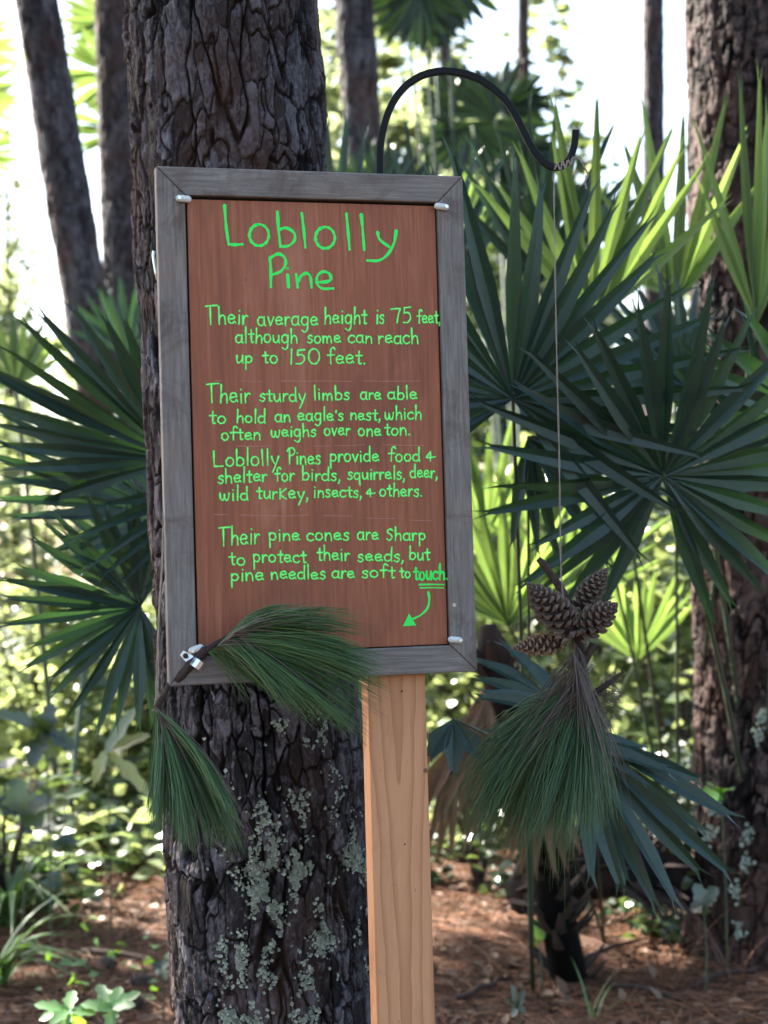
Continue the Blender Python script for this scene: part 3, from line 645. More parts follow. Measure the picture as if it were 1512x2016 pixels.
# hanging spray at the left
f2 = fs(318, 1360)+.01
t2 = empty('pine_branch', at(318, 1350, f2), 'green pine needle spray hanging from twine down the left side of the big trunk', 'branch', 'cut pine needle sprays')
B = spray(620, ((306,1392),(322,1424)), [(288,1590),(300,1640),(335,1670),(372,1700),(410,1705),(450,1700),(480,1690),(470,1640),(455,1590)], f2-.06, f2+.035, lambda s: (6+26*s, -8-18*s), 10, .55)
cw(needles('needles', B, M['needle'], t2, .0008))
B = spray(36, ((306,1392),(326,1428)), [(300,1600),(400,1690),(470,1600),(500,1700)], f2-.06, f2+.02, lambda s: (10+26*s, -8-10*s), 16, .4)
cw(needles('dry_needles', B, M['needle_brown'], t2))
tube_px('twig', [(331,1345),(326,1362),(316,1376),(310,1392),(314,1410),(318,1430)], f2, [.0035,.004,.0055,.006,.005,.003], M['twig'], t2, 8, .6)
def twine(name, pts, D, parent, r=.0011, label=None, fr=40):
    g = MB(); P0 = smooth(pts, 8)
    for s_ in (0, math.pi):
        P = [at(x+1.1*math.cos(k*.9+s_), y+.3*math.sin(k*.9+s_), D+.0008*math.sin(k*.9+s_)) for k, (x, y) in enumerate(P0)]; g.tube(P, r*.75, 5)
    for _ in range(fr):
        x, y = P0[rg.integers(len(P0))]; dx, dy = rg.normal(size=2)*5; g.tube([at(x, y, D), at(x+dx*.6, y+dy*.3, D), at(x+dx, y+dy, D)], .00014, 3, False)
    o = g.obj(name, M['twine'], parent, True)
    if parent: cw(o)
    return o
twine('twine', [(322,1010),(321,1100),(316,1170),(312,1250),(312,1330),(308,1372),(305,1392),(312,1404)], f2+.012, t2)
twine('twine', [(321,1040),(318,1120),(313,1200),(309,1300),(306,1385),(300,1400)], f2+.014, t2, .0009)

# ------------------------------------------------------------ shepherd's hook
DH = 2.60
hk = [(748,338),(749,290),(757,245),(772,205),(796,172),(828,150),(862,141),(898,142),(935,152),(968,172),(996,199),(1016,230),(1032,262),(1048,293),(1066,315),(1086,328),(1106,327),(1121,313),(1129,292),(1132,272),(1133,256)]
foot = at(748, 338, DH)
g = MB(); P = [(foot[0], foot[1], -.1), (foot[0], foot[1], .6)]+[at(x, y, DH) for x, y in smooth(hk, 3)]
g.tube(P, .0076, 4, True)
hook = g.obj('shepherd_hook', M['black'], None, False, bevel=.0012, label='black metal crook rising behind the sign and ending in a small upturned hook', cat='garden hook')
tw = twine('twine', [(1092,334),(1097,322),(1103,334),(1108,318),(1113,331),(1118,316),(1124,324),(1128,311),(1140,313),(1152,332),(1158,345),(1152,358),(1155,372)], DH-.008, None, .0013, fr=80)
tw['label'] = 'frayed twine wound round the tip of the black hook'; tw['category'] = 'twine'
# ------------------------------------------------------------ hanging bundle: twine, branch, needles
t3 = empty('pine_branch', at(1140, 1250, DH), 'bundle of green and dry pine needles hanging on twine from the black hook', 'branch', 'cut pine needle sprays')
twine('twine', [(1090,332),(1092,480),(1096,700),(1101,900),(1103,1040),(1106,1150),(1120,1230)], DH, t3, .0008, fr=120)
tube_px('twig', [(1061,1100),(1068,1112),(1085,1130),(1100,1152),(1118,1190),(1132,1235),(1140,1280),(1146,1330),(1146,1375)], DH+.012, [.0046,.0062,.0060,.0066,.0078,.0092,.0100,.0092,.0070], M['twig'], t3, 9, 1.2)
tube_px('twig', [(1146,1310),(1158,1288),(1168,1266)], DH-.002, [.007,.0062,.0055], M['twig'], t3, 8, .6)
tube_px('twig', [(1150,1390),(1175,1360),(1205,1340),(1228,1322)], DH, [.005,.0046,.004,.002], M['twig'], t3, 8, 1)
B = spray(760, ((1132,1340),(1150,1400)), [(900,1540),(905,1590),(905,1630),(930,1670),(965,1650),(1000,1680),(1035,1650),(1065,1680),(1100,1650)], DH-.09, DH+.05, lambda s: (-50+34*s, -58+22*s), 30, .55)
B += spray(420, ((1140,1350),(1156,1420)), [(1040,1680),(1090,1650),(1130,1670),(1165,1640),(1190,1600),(1203,1550),(1208,1490)], DH-.10, DH+.06, lambda s: (14*s, -20), 20, .5)
cw(needles('needles', B, M['needle'], t3, .00072))
B = spray(300, ((1128,1280),(1156,1400)), [(1060,1500),(1000,1520),(1080,1640),(1140,1600),(1180,1640),(1200,1560),(1215,1480)], DH-.10, DH+.03, lambda s: (-20+40*s, -26), 24, .35)
B += spray(60, ((1150,1395),(1205,1345)), [(1215,1420),(1235,1300),(1225,1380)], DH-.03, DH+.03, lambda s: (4, -6), 10, .4)
B += spray(90, ((1128,1262),(1150,1290)), [(1120,1400),(1150,1420),(1175,1390)], DH-.03, DH+.01, lambda s: (-8+16*s, -6), 5, .4)
cw(needles('dry_needles', B, M['needle_brown'], t3, .00062))
twine('twine', [(1136,1312),(1146,1320),(1158,1315),(1165,1308),(1160,1322),(1140,1326)], DH-.016, t3, .0011, fr=20)
twine('twine', [(1126,1372),(1138,1380),(1152,1383),(1158,1374),(1150,1366),(1160,1392),(1148,1400)], DH-.02, t3, .0011, fr=20)

# pine cones: each scale a part
def scale_mesh(tipm, name):
    V = [(-.0015,0,-.0007),(.0015,0,-.0007),(0,0,.001), (-.0058,.011,-.001),(.0058,.011,-.001),(0,.0105,.0026), (0,.0165,-.0004), (0,.0135,-.0030), (0,.0175,.0032)]
    Fc = [(0,3,5),(0,5,2),(1,2,5),(1,5,4),(0,1,7),(0,7,3),(1,4,7), (3,7,6),(4,6,7),(3,6,5),(4,5,6),(5,6,8),(3,8,5),(4,5,8)]
    me = bpy.data.meshes.new(name); me.from_pydata(V, [], Fc); me.materials.append(M['cone']); me.materials.append(M[tipm])
    me.polygons.foreach_set('material_index', [0]*7+[1]*7); me.update(); return me
SCM = scale_mesh('cone_tip', 'cone_scale'); SCD = scale_mesh('cone_dry', 'cone_scale_tan')
def cone(base, tip, wid, label, sm=SCM, n=92, group='pine cones', opening=1.0):
    base, tip = Vector(base), Vector(tip); ax_ = tip-base; L = ax_.length; q = ax_.to_track_quat('Z', 'Y')
    r = bpy.data.objects.new('pine_cone', None); r.location = base; r.rotation_mode = 'QUATERNION'; r.rotation_quaternion = q; r.empty_display_size = .02
    link(r, None, label, 'pine cone', group)
    g = MB(); g.tube([(0,0,L*t) for t in (0,.15,.5,.8,.97)], [wid*k for k in (.16,.24,.24,.16,.04)], 8); g.obj('core', M['cone'], r, True)
    for i in range(n):
        t = (i+.5)/n; z = L*(.02+.95*t); prof_ = math.sin(min(1, .22+t*.98)*math.pi)**.6 if t > .25 else .86+.14*math.sin(t*2*math.pi)
        prof_ = max(.16, min(1, (1-((t-.32)/.72)**2) if t > .32 else .8+.2*t/.32))
        rad = wid/2*prof_; a_ = i*2.39996; tiltup = .15+1.05*t*opening if t > .1 else -.3
        o = mobj('scale', sm, r); s_ = rad/.0175*1.02
        M4 = Matrix.Translation((0, 0, z-.25*rad*math.sin(tiltup))) @ Matrix.Rotation(a_-math.pi/2, 4, 'Z') @ Matrix.Rotation(tiltup, 4, 'X') @ Matrix.Diagonal((max(s_*.9, .45), s_, max(.8, s_), 1))
        o.matrix_local = M4
    return r
cone(at(1128,1243,DH-.02), at(1036,1146,DH-.05), .070, 'dark open cone pointing up left, largest of the cluster on the bundle', n=78)
cone(at(1138,1200,DH+.015), at(1196,1118,DH+.0), .052, 'upright brown cone at the top right of the hanging cluster', sm=SCM, n=76)
cone(at(1138,1244,DH-.015), at(1216,1188,DH-.06), .062, 'dark open cone pointing right over the needle bundle', n=70)
cone(at(1108,1262,DH+.0), at(1006,1276,DH-.02), .046, 'tan-tipped slim cone pointing left at the foot of the hanging cluster', sm=SCD, n=70)

# ------------------------------------------------------------ palmettos
def leaflet_mesh(L, wmax, da, droop, m, seed, tw=0.0, split=.10):
    """V-folded strip along +Y; fused width near the hub, two tips at the end"""
    r_ = random.Random(seed); T = [0, .08, .18, .3, .42, .55, .68, .8, .9]; V = []; sx = r_.uniform(-.03, .03)*L
    def zc(t): return -droop*L*t*t + .01*L*math.sin(t*5+seed)
    for t in T:
        w = min(t*L*math.tan(da/2)*1.05+.0012, wmax*(1-max(0, (t-.38)/.66)**1.35)); f = .42*w; a_ = tw*t
        y = t*L*(1-.18*droop*t); x = sx*t*t; z = zc(t); c_, s_ = math.cos(a_), math.sin(a_)
        for (px_, pz_) in ((-w, f), (0, -.1*w), (w, f)): V.append((x+px_*c_-pz_*s_, y, z+px_*s_+pz_*c_))
    n = len(T); Fc = []
    for i in range(n-1):
        a_ = i*3; Fc += [(a_, a_+1, a_+4, a_+3), (a_+1, a_+2, a_+5, a_+4)]
    y = L*(1-.18*droop); sp = wmax*r_.uniform(.25, .7); a_ = (n-1)*3
    V += [(sx-sp, y, zc(1)), (sx+sp, y*r_.uniform(.97, 1.0), zc(1)-.01*L)]
    Fc += [(a_, a_+1, len(V)-2), (a_+1, a_+2, len(V)-1)]
    me = bpy.data.meshes.new('leaflet'); me.from_pydata(V, [], Fc); me.materials.append(m); me.update(); return me
fcount = [0]
def frond(plant, hub, tip, n, spread, foot=None, droop=.08, m='palm', face=None, wmax=.0155, roll=0, var=.12, cup=.10, joined=False, petr=.006, bend=0):
    """hub, tip = (px, py, depth); the middle leaflet runs hub->tip; face = direction the blade faces"""
    fcount[0] += 1; seed = fcount[0]; r_ = random.Random(seed*17)
    h = Vector(at(*hub)) if len(hub) == 3 and not isinstance(hub, Vector) else hub
    t = Vector(at(*tip)) if not isinstance(tip, Vector) else tip
    Yv = t-h; L = Yv.length; Yv.normalize()
    Z = Vector(face) if face is not None else (Vector(CAM)-h).normalized(); Z = (Z-Yv*Z.dot(Yv)).normalized()
    Z = Matrix.Rotation(roll, 3, Yv) @ Z; Xv = Yv.cross(Z)
    Mt = Matrix((Xv, Yv, Z)).transposed().to_4x4(); Mt.translation = h
    # petiole: from the hub to the foot
    g = MB(); ft = foot if foot is not None else (h.x, h.y+.15, .02)
    ft = Vector(ft); mid = (h+ft)/2 + Vector((0, 0, .12*(h-ft).length))*(0 if abs(h.x-ft.x) < .02 else 1) + Vector((bend, 0, 0))
    P = [ft*(1-s)**2+mid*2*s*(1-s)+h*s*s for s in (0, .15, .3, .5, .7, .85, 1)]
    g.tube([tuple(p_) for p_ in P]+[tuple(h+Yv*L*.03)], [petr*1.5, petr*1.3, petr*1.15, petr, petr*.9, petr*.85, petr*.8, petr*.3], 6)
    fo = cw(g.obj('frond', M['petiole'] if m != 'palm_dead' else M['palm_dead'], plant, True))
    da = R(spread)/max(1, n-1); meshes = [leaflet_mesh(L, wmax*r_.uniform(.9, 1.1), da, droop*r_.uniform(.5, 1.6), M[m], seed*9+k, tw=r_.uniform(-.5, .5)) for k in range(4)]
    inv = (plant.matrix_basis if False else Matrix.Translation(plant.location)).inverted()
    JV = []; JF = []
    for i in range(n):
        a_ = -R(spread)/2+da*i+r_.uniform(-.045, .045); s_ = 1-.22*abs(a_/(R(spread)/2))**2+r_.uniform(-var, var*.5)
        Ml = Mt @ Matrix.Rotation(-a_, 4, 'Z') @ Matrix.Rotation(cup+r_.uniform(-.11, .11), 4, 'X') @ Matrix.Rotation(r_.uniform(-.25, .25), 4, 'Y') @ Matrix.Diagonal((1, s_, s_, 1))
        if joined:
            me = meshes[i % 4]; b = len(JV); JV += [Ml @ v_.co for v_ in me.vertices]; JF += [tuple(b+k for k in p_.vertices) for p_ in me.polygons]
        else:
            o = mobj('leaflet', meshes[i % 4], fo); o.matrix_parent_inverse = Matrix.Translation(plant.location).inverted(); o.matrix_local = Ml
            o.matrix_parent_inverse = Matrix.Identity(4); o.matrix_basis = Matrix.Translation(-Vector(plant.location)) @ Ml if False else Ml
    if joined:
        me = bpy.data.meshes.new('leaf_blade'); me.from_pydata([tuple(v_) for v_ in JV], [], JF); me.materials.append(M[m]); me.update(); mobj('leaf_blade', me, fo)
        for q_ in meshes: bpy.data.meshes.remove(q_)
    return fo
def plant(name, label, cat, group, x, y):
    o = empty(name, (0, 0, 0), label, cat, group); o['_'] = 0; del o['_']; return o, Vector((x, y, G(x, y)))
gP = 'saw palmetto plants'
# left palmetto
PL, ftL = plant('palmetto_plant', 'blue-green palmetto spreading fans from behind the left side of the big trunk', 'palmetto', gP, *at(400, 1600, 3.7)[:2])
frond(PL, (345,905,3.45), (-40,690,3.3), 15, 92, ftL, .06, roll=-.3, wmax=.019)
frond(PL, (330,1010,3.6), (-60,900,3.35), 13, 70, ftL, .08, roll=.6, wmax=.018)
frond(PL, (275,1195,3.3), (-15,1190,3.2), 25, 235, ftL, .06, wmax=.0145, var=.16)
frond(PL, (400,960,3.3), (150,1150,3.15), 6, 46, ftL, .10, wmax=.012)
frond(PL, (310,1140,3.7), (150,900,3.75), 10, 95, ftL, .06, roll=.4)
# right palmettos
PA, ftA = plant('palmetto_plant', 'tall dark palmetto fan on a straight stalk right beside the sign', 'palmetto', gP, *at(1045, 1820, 4.5)[:2])
frond(PA, (1010,785,3.15), (1075,268,3.1), 27, 262, ftA, .04, wmax=.0185, var=.16, petr=.0048)
frond(PA, (1040,860,3.35), (1230,1110,3.3), 8, 95, ftA, .06, wmax=.014, petr=.004)
PB, ftB = plant('palmetto_plant', 'large dark star-shaped palmetto fan in front of the right pine', 'palmetto', gP, *at(1500, 1700, 5.4)[:2])
frond(PB, (1306,938,3.15), (1345,520,3.05), 30, 318, ftB, .07, wmax=.0175, var=.2, roll=.25)
frond(PB, (1600,830,3.4), (1385,660,3.2), 12, 120, ftB, .1, wmax=.022, roll=.3)
frond(PB, (1545,930,3.6), (1480,560,3.4), 14, 120, ftB, .07, wmax=.017)
frond(PB, (1350,760,3.7), (1180,560,3.75), 12, 110, ftB, .06, wmax=.016)
PC, ftC = plant('palmetto_plant', 'sunlit yellow-green palmetto with upright fans behind the hook tip', 'palmetto', gP, *at(1330, 1500, 5.6)[:2])
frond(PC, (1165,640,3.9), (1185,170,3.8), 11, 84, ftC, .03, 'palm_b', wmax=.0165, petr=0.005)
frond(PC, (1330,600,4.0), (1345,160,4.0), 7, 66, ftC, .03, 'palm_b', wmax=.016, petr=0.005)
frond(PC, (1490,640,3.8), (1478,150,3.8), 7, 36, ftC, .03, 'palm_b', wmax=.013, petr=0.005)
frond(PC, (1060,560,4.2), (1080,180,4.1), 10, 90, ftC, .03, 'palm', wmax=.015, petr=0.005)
PF, ftF = plant('palmetto_plant', 'palmetto with upright blue-green tips showing above the top of the sign', 'palmetto', gP, *at(760, 1500, 4.9)[:2])
frond(PF, (655,640,4.1), (690,205,4.1), 11, 66, ftF, .03, wmax=.018, petr=0.005)
frond(PF, (850,620,4.4), (850,220,4.4), 11, 76, ftF, .03, wmax=.016, petr=0.005)
PE, ftE = plant('palmetto_plant', 'low palmetto with drooping split leaves under the hanging needle bundle', 'palmetto', gP, *at(1190, 1850, 5.0)[:2])
frond(PE, (1130,1440,2.95), (1390,1800,2.88), 10, 66, ftE, .06, wmax=.0225, var=.16, face=(-.15,-.75,.6), petr=0.0032)
frond(PE, (1110,1400,2.98), (930,1345,2.9), 9, 105, ftE, .22, wmax=.019, face=(0,-.8,.6), petr=0.0032)
frond(PE, (1120,1450,3.2), (1010,1640,3.2), 9, 110, ftE, .10, wmax=.014, petr=0.0032)
frond(PE, (1100,1440,2.97), (1345,1545,2.85), 5, 46, ftE, .06, wmax=.020, face=(0,-.35,.93), petr=0.0032)
frond(PE, (893,1416,2.92), (892,1545,2.9), 3, 70, ftE, .05, wmax=.024, face=(0,-.6,.8), petr=0.0032)
PJ, ftJ = plant('palmetto_plant', 'backlit bright green palmetto fans low behind the twine', 'palmetto', gP, *at(1120, 1500, 6.6)[:2])
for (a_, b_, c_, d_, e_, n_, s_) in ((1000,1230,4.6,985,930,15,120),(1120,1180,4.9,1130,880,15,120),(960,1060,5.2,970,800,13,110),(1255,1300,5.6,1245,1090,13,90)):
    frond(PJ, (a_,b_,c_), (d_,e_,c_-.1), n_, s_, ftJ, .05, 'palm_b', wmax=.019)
# dead brown fronds hanging low behind the post
PD, ftD = plant('palmetto_plant', 'palmetto stem with withered brown fronds hanging to the ground right of the post', 'palmetto', gP, *at(1000, 1750, 4.4)[:2])
for (a_, b_, c_, d_, e_) in ((960,1370,4.2,900,1640),(1020,1420,4.3,960,1700),(900,1450,4.5,860,1700),(1060,1500,4.4,1060,1740)):
    frond(PD, (a_,b_,c_), (d_,e_,c_), 9, 60, at(985,1330,4.25), .1, 'palm_dead', wmax=.016, cup=.3)
g = MB(); P = [np.array([*at(1120,1800,4.6)[:2], -.03]), at(1075,1680,4.45), at(1010,1450,4.3), at(970,1280,4.2), at(960,1230,4.2)]; g.tube(P, [.052,.050,.046,.044,.02], 12); g.obj('stem', M['bark2'], PD, True)
for k in range(64):
    s_ = rg.uniform(); j_ = min(2, int(s_*3)); p_ = np.array(P[j_])*(1-s_*3+j_)+np.array(P[j_+1])*(s_*3-j_); a_ = rg.uniform(-2.2, 2.2); d_ = np.array([math.sin(a_), -math.cos(a_), .9])
    q_ = p_+d_*[.04,.04,0]; g = MB(); g.tube([q_, q_+d_*.04, q_+d_*.07+np.array([0,0,.01])], [.018,.014,.005], 5, flat=.4); g.obj('boot', M['twig'], PD)
# dark stem put in for the log-like shadow below the bundle
g = MB(); P = [at(1010,1790,4.7), at(1110,1745,4.75), at(1230,1730,4.8), at(1370,1760,4.9)]; P = [p_+np.array([0,0,.03]) for p_ in P]; g.tube(P, [.05,.075,.08,.07], 12)
lo = empty('creeping_palmetto', P[0], 'dark creeping palmetto stem lying in shade below the needle bundle', 'palmetto'); cw(g.obj('bark', M['bark2'], lo, True))
for k in range(70):
    s_ = rg.uniform(0, 2.98); j_ = int(s_); p_ = P[j_]*(1-s_+j_)+P[j_+1]*(s_-j_); a_ = rg.uniform(-.6, 3.3); d_ = np.array([.6, -math.cos(a_)*.9, math.sin(a_)])
    q_ = p_+np.array([0, -math.cos(a_), math.sin(a_)])*.062; g = MB(); g.tube([q_-d_*.02, q_+d_*.05, q_+d_*.12+np.array([0,0,rg.uniform(-.03,.03)])], [.016,.018,.005], 5, flat=.4); cw(g.obj('boot', M['twig'], lo))
# far fans
gF = 'palms in the background'
def farpalm(label, fr, ftpx):
    o, ft = plant('palm', label, 'palm', gF, *at(*ftpx)[:2])
    for (hx, hy, D, tx, ty, n_, s_, m_, rl, w_) in fr: frond(o, (hx,hy,D), (tx,ty,D), n_, s_, ft, .12, m_, roll=rl, wmax=w_, joined=True, petr=.01)
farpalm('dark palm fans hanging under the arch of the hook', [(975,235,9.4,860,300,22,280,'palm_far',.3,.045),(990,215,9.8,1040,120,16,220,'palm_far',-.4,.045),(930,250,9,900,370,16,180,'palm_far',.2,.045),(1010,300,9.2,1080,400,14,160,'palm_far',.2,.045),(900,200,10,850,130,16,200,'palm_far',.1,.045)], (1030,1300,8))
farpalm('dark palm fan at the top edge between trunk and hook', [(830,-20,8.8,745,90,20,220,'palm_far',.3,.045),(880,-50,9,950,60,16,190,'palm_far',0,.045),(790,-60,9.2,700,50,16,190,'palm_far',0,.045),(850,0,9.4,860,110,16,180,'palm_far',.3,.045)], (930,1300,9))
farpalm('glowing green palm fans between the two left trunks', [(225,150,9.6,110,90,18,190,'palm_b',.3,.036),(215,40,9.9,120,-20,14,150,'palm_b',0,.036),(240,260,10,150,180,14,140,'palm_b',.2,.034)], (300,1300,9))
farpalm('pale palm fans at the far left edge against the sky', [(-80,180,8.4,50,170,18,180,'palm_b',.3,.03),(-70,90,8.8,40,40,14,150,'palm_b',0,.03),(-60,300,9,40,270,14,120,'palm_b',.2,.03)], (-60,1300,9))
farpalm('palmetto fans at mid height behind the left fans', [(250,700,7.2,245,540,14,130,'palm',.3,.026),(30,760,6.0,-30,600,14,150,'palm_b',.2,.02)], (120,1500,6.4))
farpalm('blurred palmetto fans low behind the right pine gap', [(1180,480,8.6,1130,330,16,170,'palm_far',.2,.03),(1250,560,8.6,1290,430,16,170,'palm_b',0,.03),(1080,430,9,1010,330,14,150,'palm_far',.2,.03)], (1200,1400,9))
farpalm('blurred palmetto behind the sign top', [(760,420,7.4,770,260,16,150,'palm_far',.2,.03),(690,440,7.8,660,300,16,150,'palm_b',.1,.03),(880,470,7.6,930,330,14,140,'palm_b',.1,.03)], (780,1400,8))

# ------------------------------------------------------------ leafy shrubs, ground cover
LT = np.array([(0,0,0),(-.32,.3,.06),(-.38,.55,.08),(0,1,-.08),(.38,.55,.08),(.32,.3,.06),(0,.45,-.02)])
LF = np.array([(0,6,1,1),(1,6,2,2),(2,6,3,3),(3,6,4,4),(4,6,5,5),(5,6,0,0)])[:, :3]
def leaves_mesh(name, P, size, rg_, m, up=.5, asp=1.0):
    n = len(P); d = rg_.normal(size=(n, 3)); d[:, 2] = np.abs(d[:, 2])*.3-.15; d /= np.linalg.norm(d, axis=1)[:, None]
    nn = rg_.normal(size=(n, 3))*(1-up)+np.array([0, 0, up*1.6]); nn -= d*(nn*d).sum(1)[:, None]; nn /= np.linalg.norm(nn, axis=1)[:, None]
    s = np.cross(d, nn); sz = size*rg_.uniform(.5, 1.25, (n, 1, 1))
    V = P[:, None]+(LT[None, :, 0:1]*s[:, None]*asp+LT[None, :, 1:2]*d[:, None]+LT[None, :, 2:3]*nn[:, None])*sz
    Fc = (np.arange(n)*7)[:, None, None]+LF[None]
    return npmesh(name, V.reshape(-1, 3), Fc.reshape(-1, 3), m)
def clumpP(rg_, n, rx, ry, rz, k, spread=.18):
    c_ = rg_.normal(size=(k, 3))*[rx*.5, ry*.5, rz*.32]; c_[:, 2] = np.abs(c_[:, 2]+rz*.5)
    return c_[rg_.integers(0, k, n)]+rg_.normal(size=(n, 3))*spread*np.array([rx, ry, rz])*.6
def shrub(label, px, py, D, w, h, n, size, m, seed, group='leafy shrubs in the undergrowth'):
    rg_ = np.random.default_rng(seed); p_ = at(px, py, D); x, y = p_[0], p_[1]; z = G(x, y)
    o = empty('shrub', (x, y, z), label, 'shrub', group)
    P = clumpP(rg_, n, w/2, w/2, h, 26); P[:, 2] = np.clip(P[:, 2], .03, h)
    mobj('leaves', leaves_mesh('leaves', P, size, rg_, M[m]), o, kind='stuff')
    g = MB()
    for k in range(7):
        a_ = rg_.uniform(0, 6.28); q_ = rg_.uniform(.2, .5)*w/2; g.tube([(0, 0, -.03), (q_*.4*math.cos(a_), q_*.4*math.sin(a_), h*.4), (q_*math.cos(a_), q_*math.sin(a_), h*.85)], [.012, .008, .003], 5)
    g.obj('stems', M['twig'], o); return o
S = [('low dark tangle of leaves in deep shade behind the hanging needle bundle', 1270,1300,5.3,.9,.62,1100,.05,'shrub_d'),  # dark filler added to make this area as black as deep shade
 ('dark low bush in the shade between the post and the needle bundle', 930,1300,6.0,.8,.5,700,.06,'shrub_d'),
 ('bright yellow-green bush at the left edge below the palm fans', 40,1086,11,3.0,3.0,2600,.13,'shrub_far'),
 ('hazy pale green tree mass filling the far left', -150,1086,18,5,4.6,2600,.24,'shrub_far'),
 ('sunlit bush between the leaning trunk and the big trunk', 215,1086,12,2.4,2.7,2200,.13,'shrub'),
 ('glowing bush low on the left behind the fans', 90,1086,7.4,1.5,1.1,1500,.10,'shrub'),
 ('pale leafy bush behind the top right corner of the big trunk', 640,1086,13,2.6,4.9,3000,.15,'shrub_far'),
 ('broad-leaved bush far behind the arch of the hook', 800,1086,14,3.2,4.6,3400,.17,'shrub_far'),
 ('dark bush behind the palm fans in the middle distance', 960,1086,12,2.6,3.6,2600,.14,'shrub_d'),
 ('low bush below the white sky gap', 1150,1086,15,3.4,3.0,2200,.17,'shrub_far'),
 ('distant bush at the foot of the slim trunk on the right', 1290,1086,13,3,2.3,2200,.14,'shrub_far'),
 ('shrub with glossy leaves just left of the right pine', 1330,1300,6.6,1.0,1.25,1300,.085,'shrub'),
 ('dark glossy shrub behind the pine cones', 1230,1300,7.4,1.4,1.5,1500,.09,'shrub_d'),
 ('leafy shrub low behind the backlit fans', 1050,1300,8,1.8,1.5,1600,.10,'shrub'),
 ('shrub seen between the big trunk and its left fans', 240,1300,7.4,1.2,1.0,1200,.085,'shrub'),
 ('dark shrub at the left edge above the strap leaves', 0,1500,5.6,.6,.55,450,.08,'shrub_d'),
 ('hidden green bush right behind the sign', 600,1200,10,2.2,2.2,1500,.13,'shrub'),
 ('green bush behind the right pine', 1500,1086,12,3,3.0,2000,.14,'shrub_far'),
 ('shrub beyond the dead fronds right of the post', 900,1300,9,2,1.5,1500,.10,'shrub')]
for k, a_ in enumerate(S): shrub(*a_, 300+k)
def broadtree(label, px, D, w, zlo, zhi, n, size, m, seed):
    rg_ = np.random.default_rng(seed); p_ = at(px, 1086, D); x, y = p_[0], p_[1]; o = empty('broadleaf_tree', (x, y, 0), label, 'tree', 'broadleaf trees far behind')
    h = zhi-zlo; P = clumpP(rg_, n, w/2, w/2, h, 40, .13); P[:, 2] = zlo+np.clip(P[:, 2], 0, h)
    mobj('crown', leaves_mesh('crown', P, size, rg_, M[m]), o, kind='stuff')
    g = MB(); g.tube([(0,0,-.1),(.1,0,zlo*.6),(0,0,zlo+h*.6)], [.09,.07,.02], 8); g.obj('trunk', M['bark3'], o)
    for k in range(6):
        a_ = rg_.uniform(0, 6.28); q_ = w*.35; g = MB(); g.tube([(0,0,zlo+h*.1*k*.6),(q_*.5*math.cos(a_), q_*.5*math.sin(a_), zlo+h*(.2+.1*k)),(q_*math.cos(a_), q_*math.sin(a_), zlo+h*(.3+.11*k))], [.04,.025,.008], 5); g.obj('limb', M['bark3'], o)
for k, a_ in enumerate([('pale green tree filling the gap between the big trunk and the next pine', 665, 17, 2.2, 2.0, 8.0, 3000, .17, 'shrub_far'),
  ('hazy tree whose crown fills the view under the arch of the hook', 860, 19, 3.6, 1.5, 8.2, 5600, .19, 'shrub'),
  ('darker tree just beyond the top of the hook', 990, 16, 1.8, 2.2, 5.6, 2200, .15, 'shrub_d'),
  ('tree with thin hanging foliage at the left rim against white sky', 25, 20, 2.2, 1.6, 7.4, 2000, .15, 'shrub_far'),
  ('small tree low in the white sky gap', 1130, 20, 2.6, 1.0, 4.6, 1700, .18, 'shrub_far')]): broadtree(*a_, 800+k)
# low ground cover (one mass)
def cover(name, x0_, x1_, y0_, y1_, n, size, m, seed, hmax, label):
    rg_ = np.random.default_rng(seed); X_ = rg_.uniform(x0_, x1_, n*2); Y_ = rg_.uniform(y0_, y1_, n*2)
    k = vnoise(X_*1.1, Y_*1.1, seed)+.25*vnoise(X_*4, Y_*4, seed) > rg_.uniform(.35, .85, n*2); X_, Y_ = X_[k][:n], Y_[k][:n]
    Z_ = gz(X_, Y_)+.02+rg_.uniform(0, 1, len(X_))**1.4*hmax*(.35+vnoise(X_*2, Y_*2, seed+1))
    mobj(name, leaves_mesh(name, np.stack([X_, Y_, Z_], 1), size, rg_, m, .55), label=label, cat='ground cover', kind='stuff')
cover('ground_cover', -3.4, -.2, 6.0, 12, 6500, .085, M['shrub'], 401, .30, 'low vine leaves with white glints covering the ground on the left')
cover('ground_cover', .2, 3.4, 6.4, 12, 4200, .085, M['shrub'], 402, .34, 'low leafy cover on the ground at the right beyond the pine')
cover('ground_cover', -8, 8, 12, 30, 7000, .20, M['shrub_far'], 403, .8, 'far leafy undergrowth across the background')
cover('ground_cover', -2.2, -.4, 4.5, 6.2, 330, .045, M['seedling'], 404, .10, 'scattered small green weeds on the needle floor at the left')

# ground litter: needles, dead leaves
rg = np.random.default_rng(21); n = 36000
D_ = 3.7+rg.uniform(0, 1, n)**1.7*6.5; X_ = (rg.uniform(-.29, .29, n))*D_; Y_ = D_; a_ = rg.uniform(0, 6.28, n)+fbm(X_*2, Y_*2, 9, 2)*4; L_ = rg.uniform(.05, .11, n)
Z_ = gz(X_, Y_)+.003+rg.uniform(0, 1, n)**2*.018; d = np.stack([np.cos(a_), np.sin(a_), rg.normal(size=n)*.12], 1)*L_[:, None]; P0 = np.stack([X_, Y_, Z_], 1)
B = np.stack([P0-d, P0+np.stack([-d[:, 1], d[:, 0], np.abs(d[:, 0])*.3], 1)*rg.uniform(-.25, .25, (n, 1)), P0+d], 1)
B[:, :, 2] = np.maximum(B[:, :, 2], gz(B[:, :, 0], B[:, :, 1])+.001)
o = needles('needle_litter', B, M['litter'], None, .0014, 4); o['label'] = 'brown fallen pine needles strewn over the whole forest floor'; o['category'] = 'pine needles'
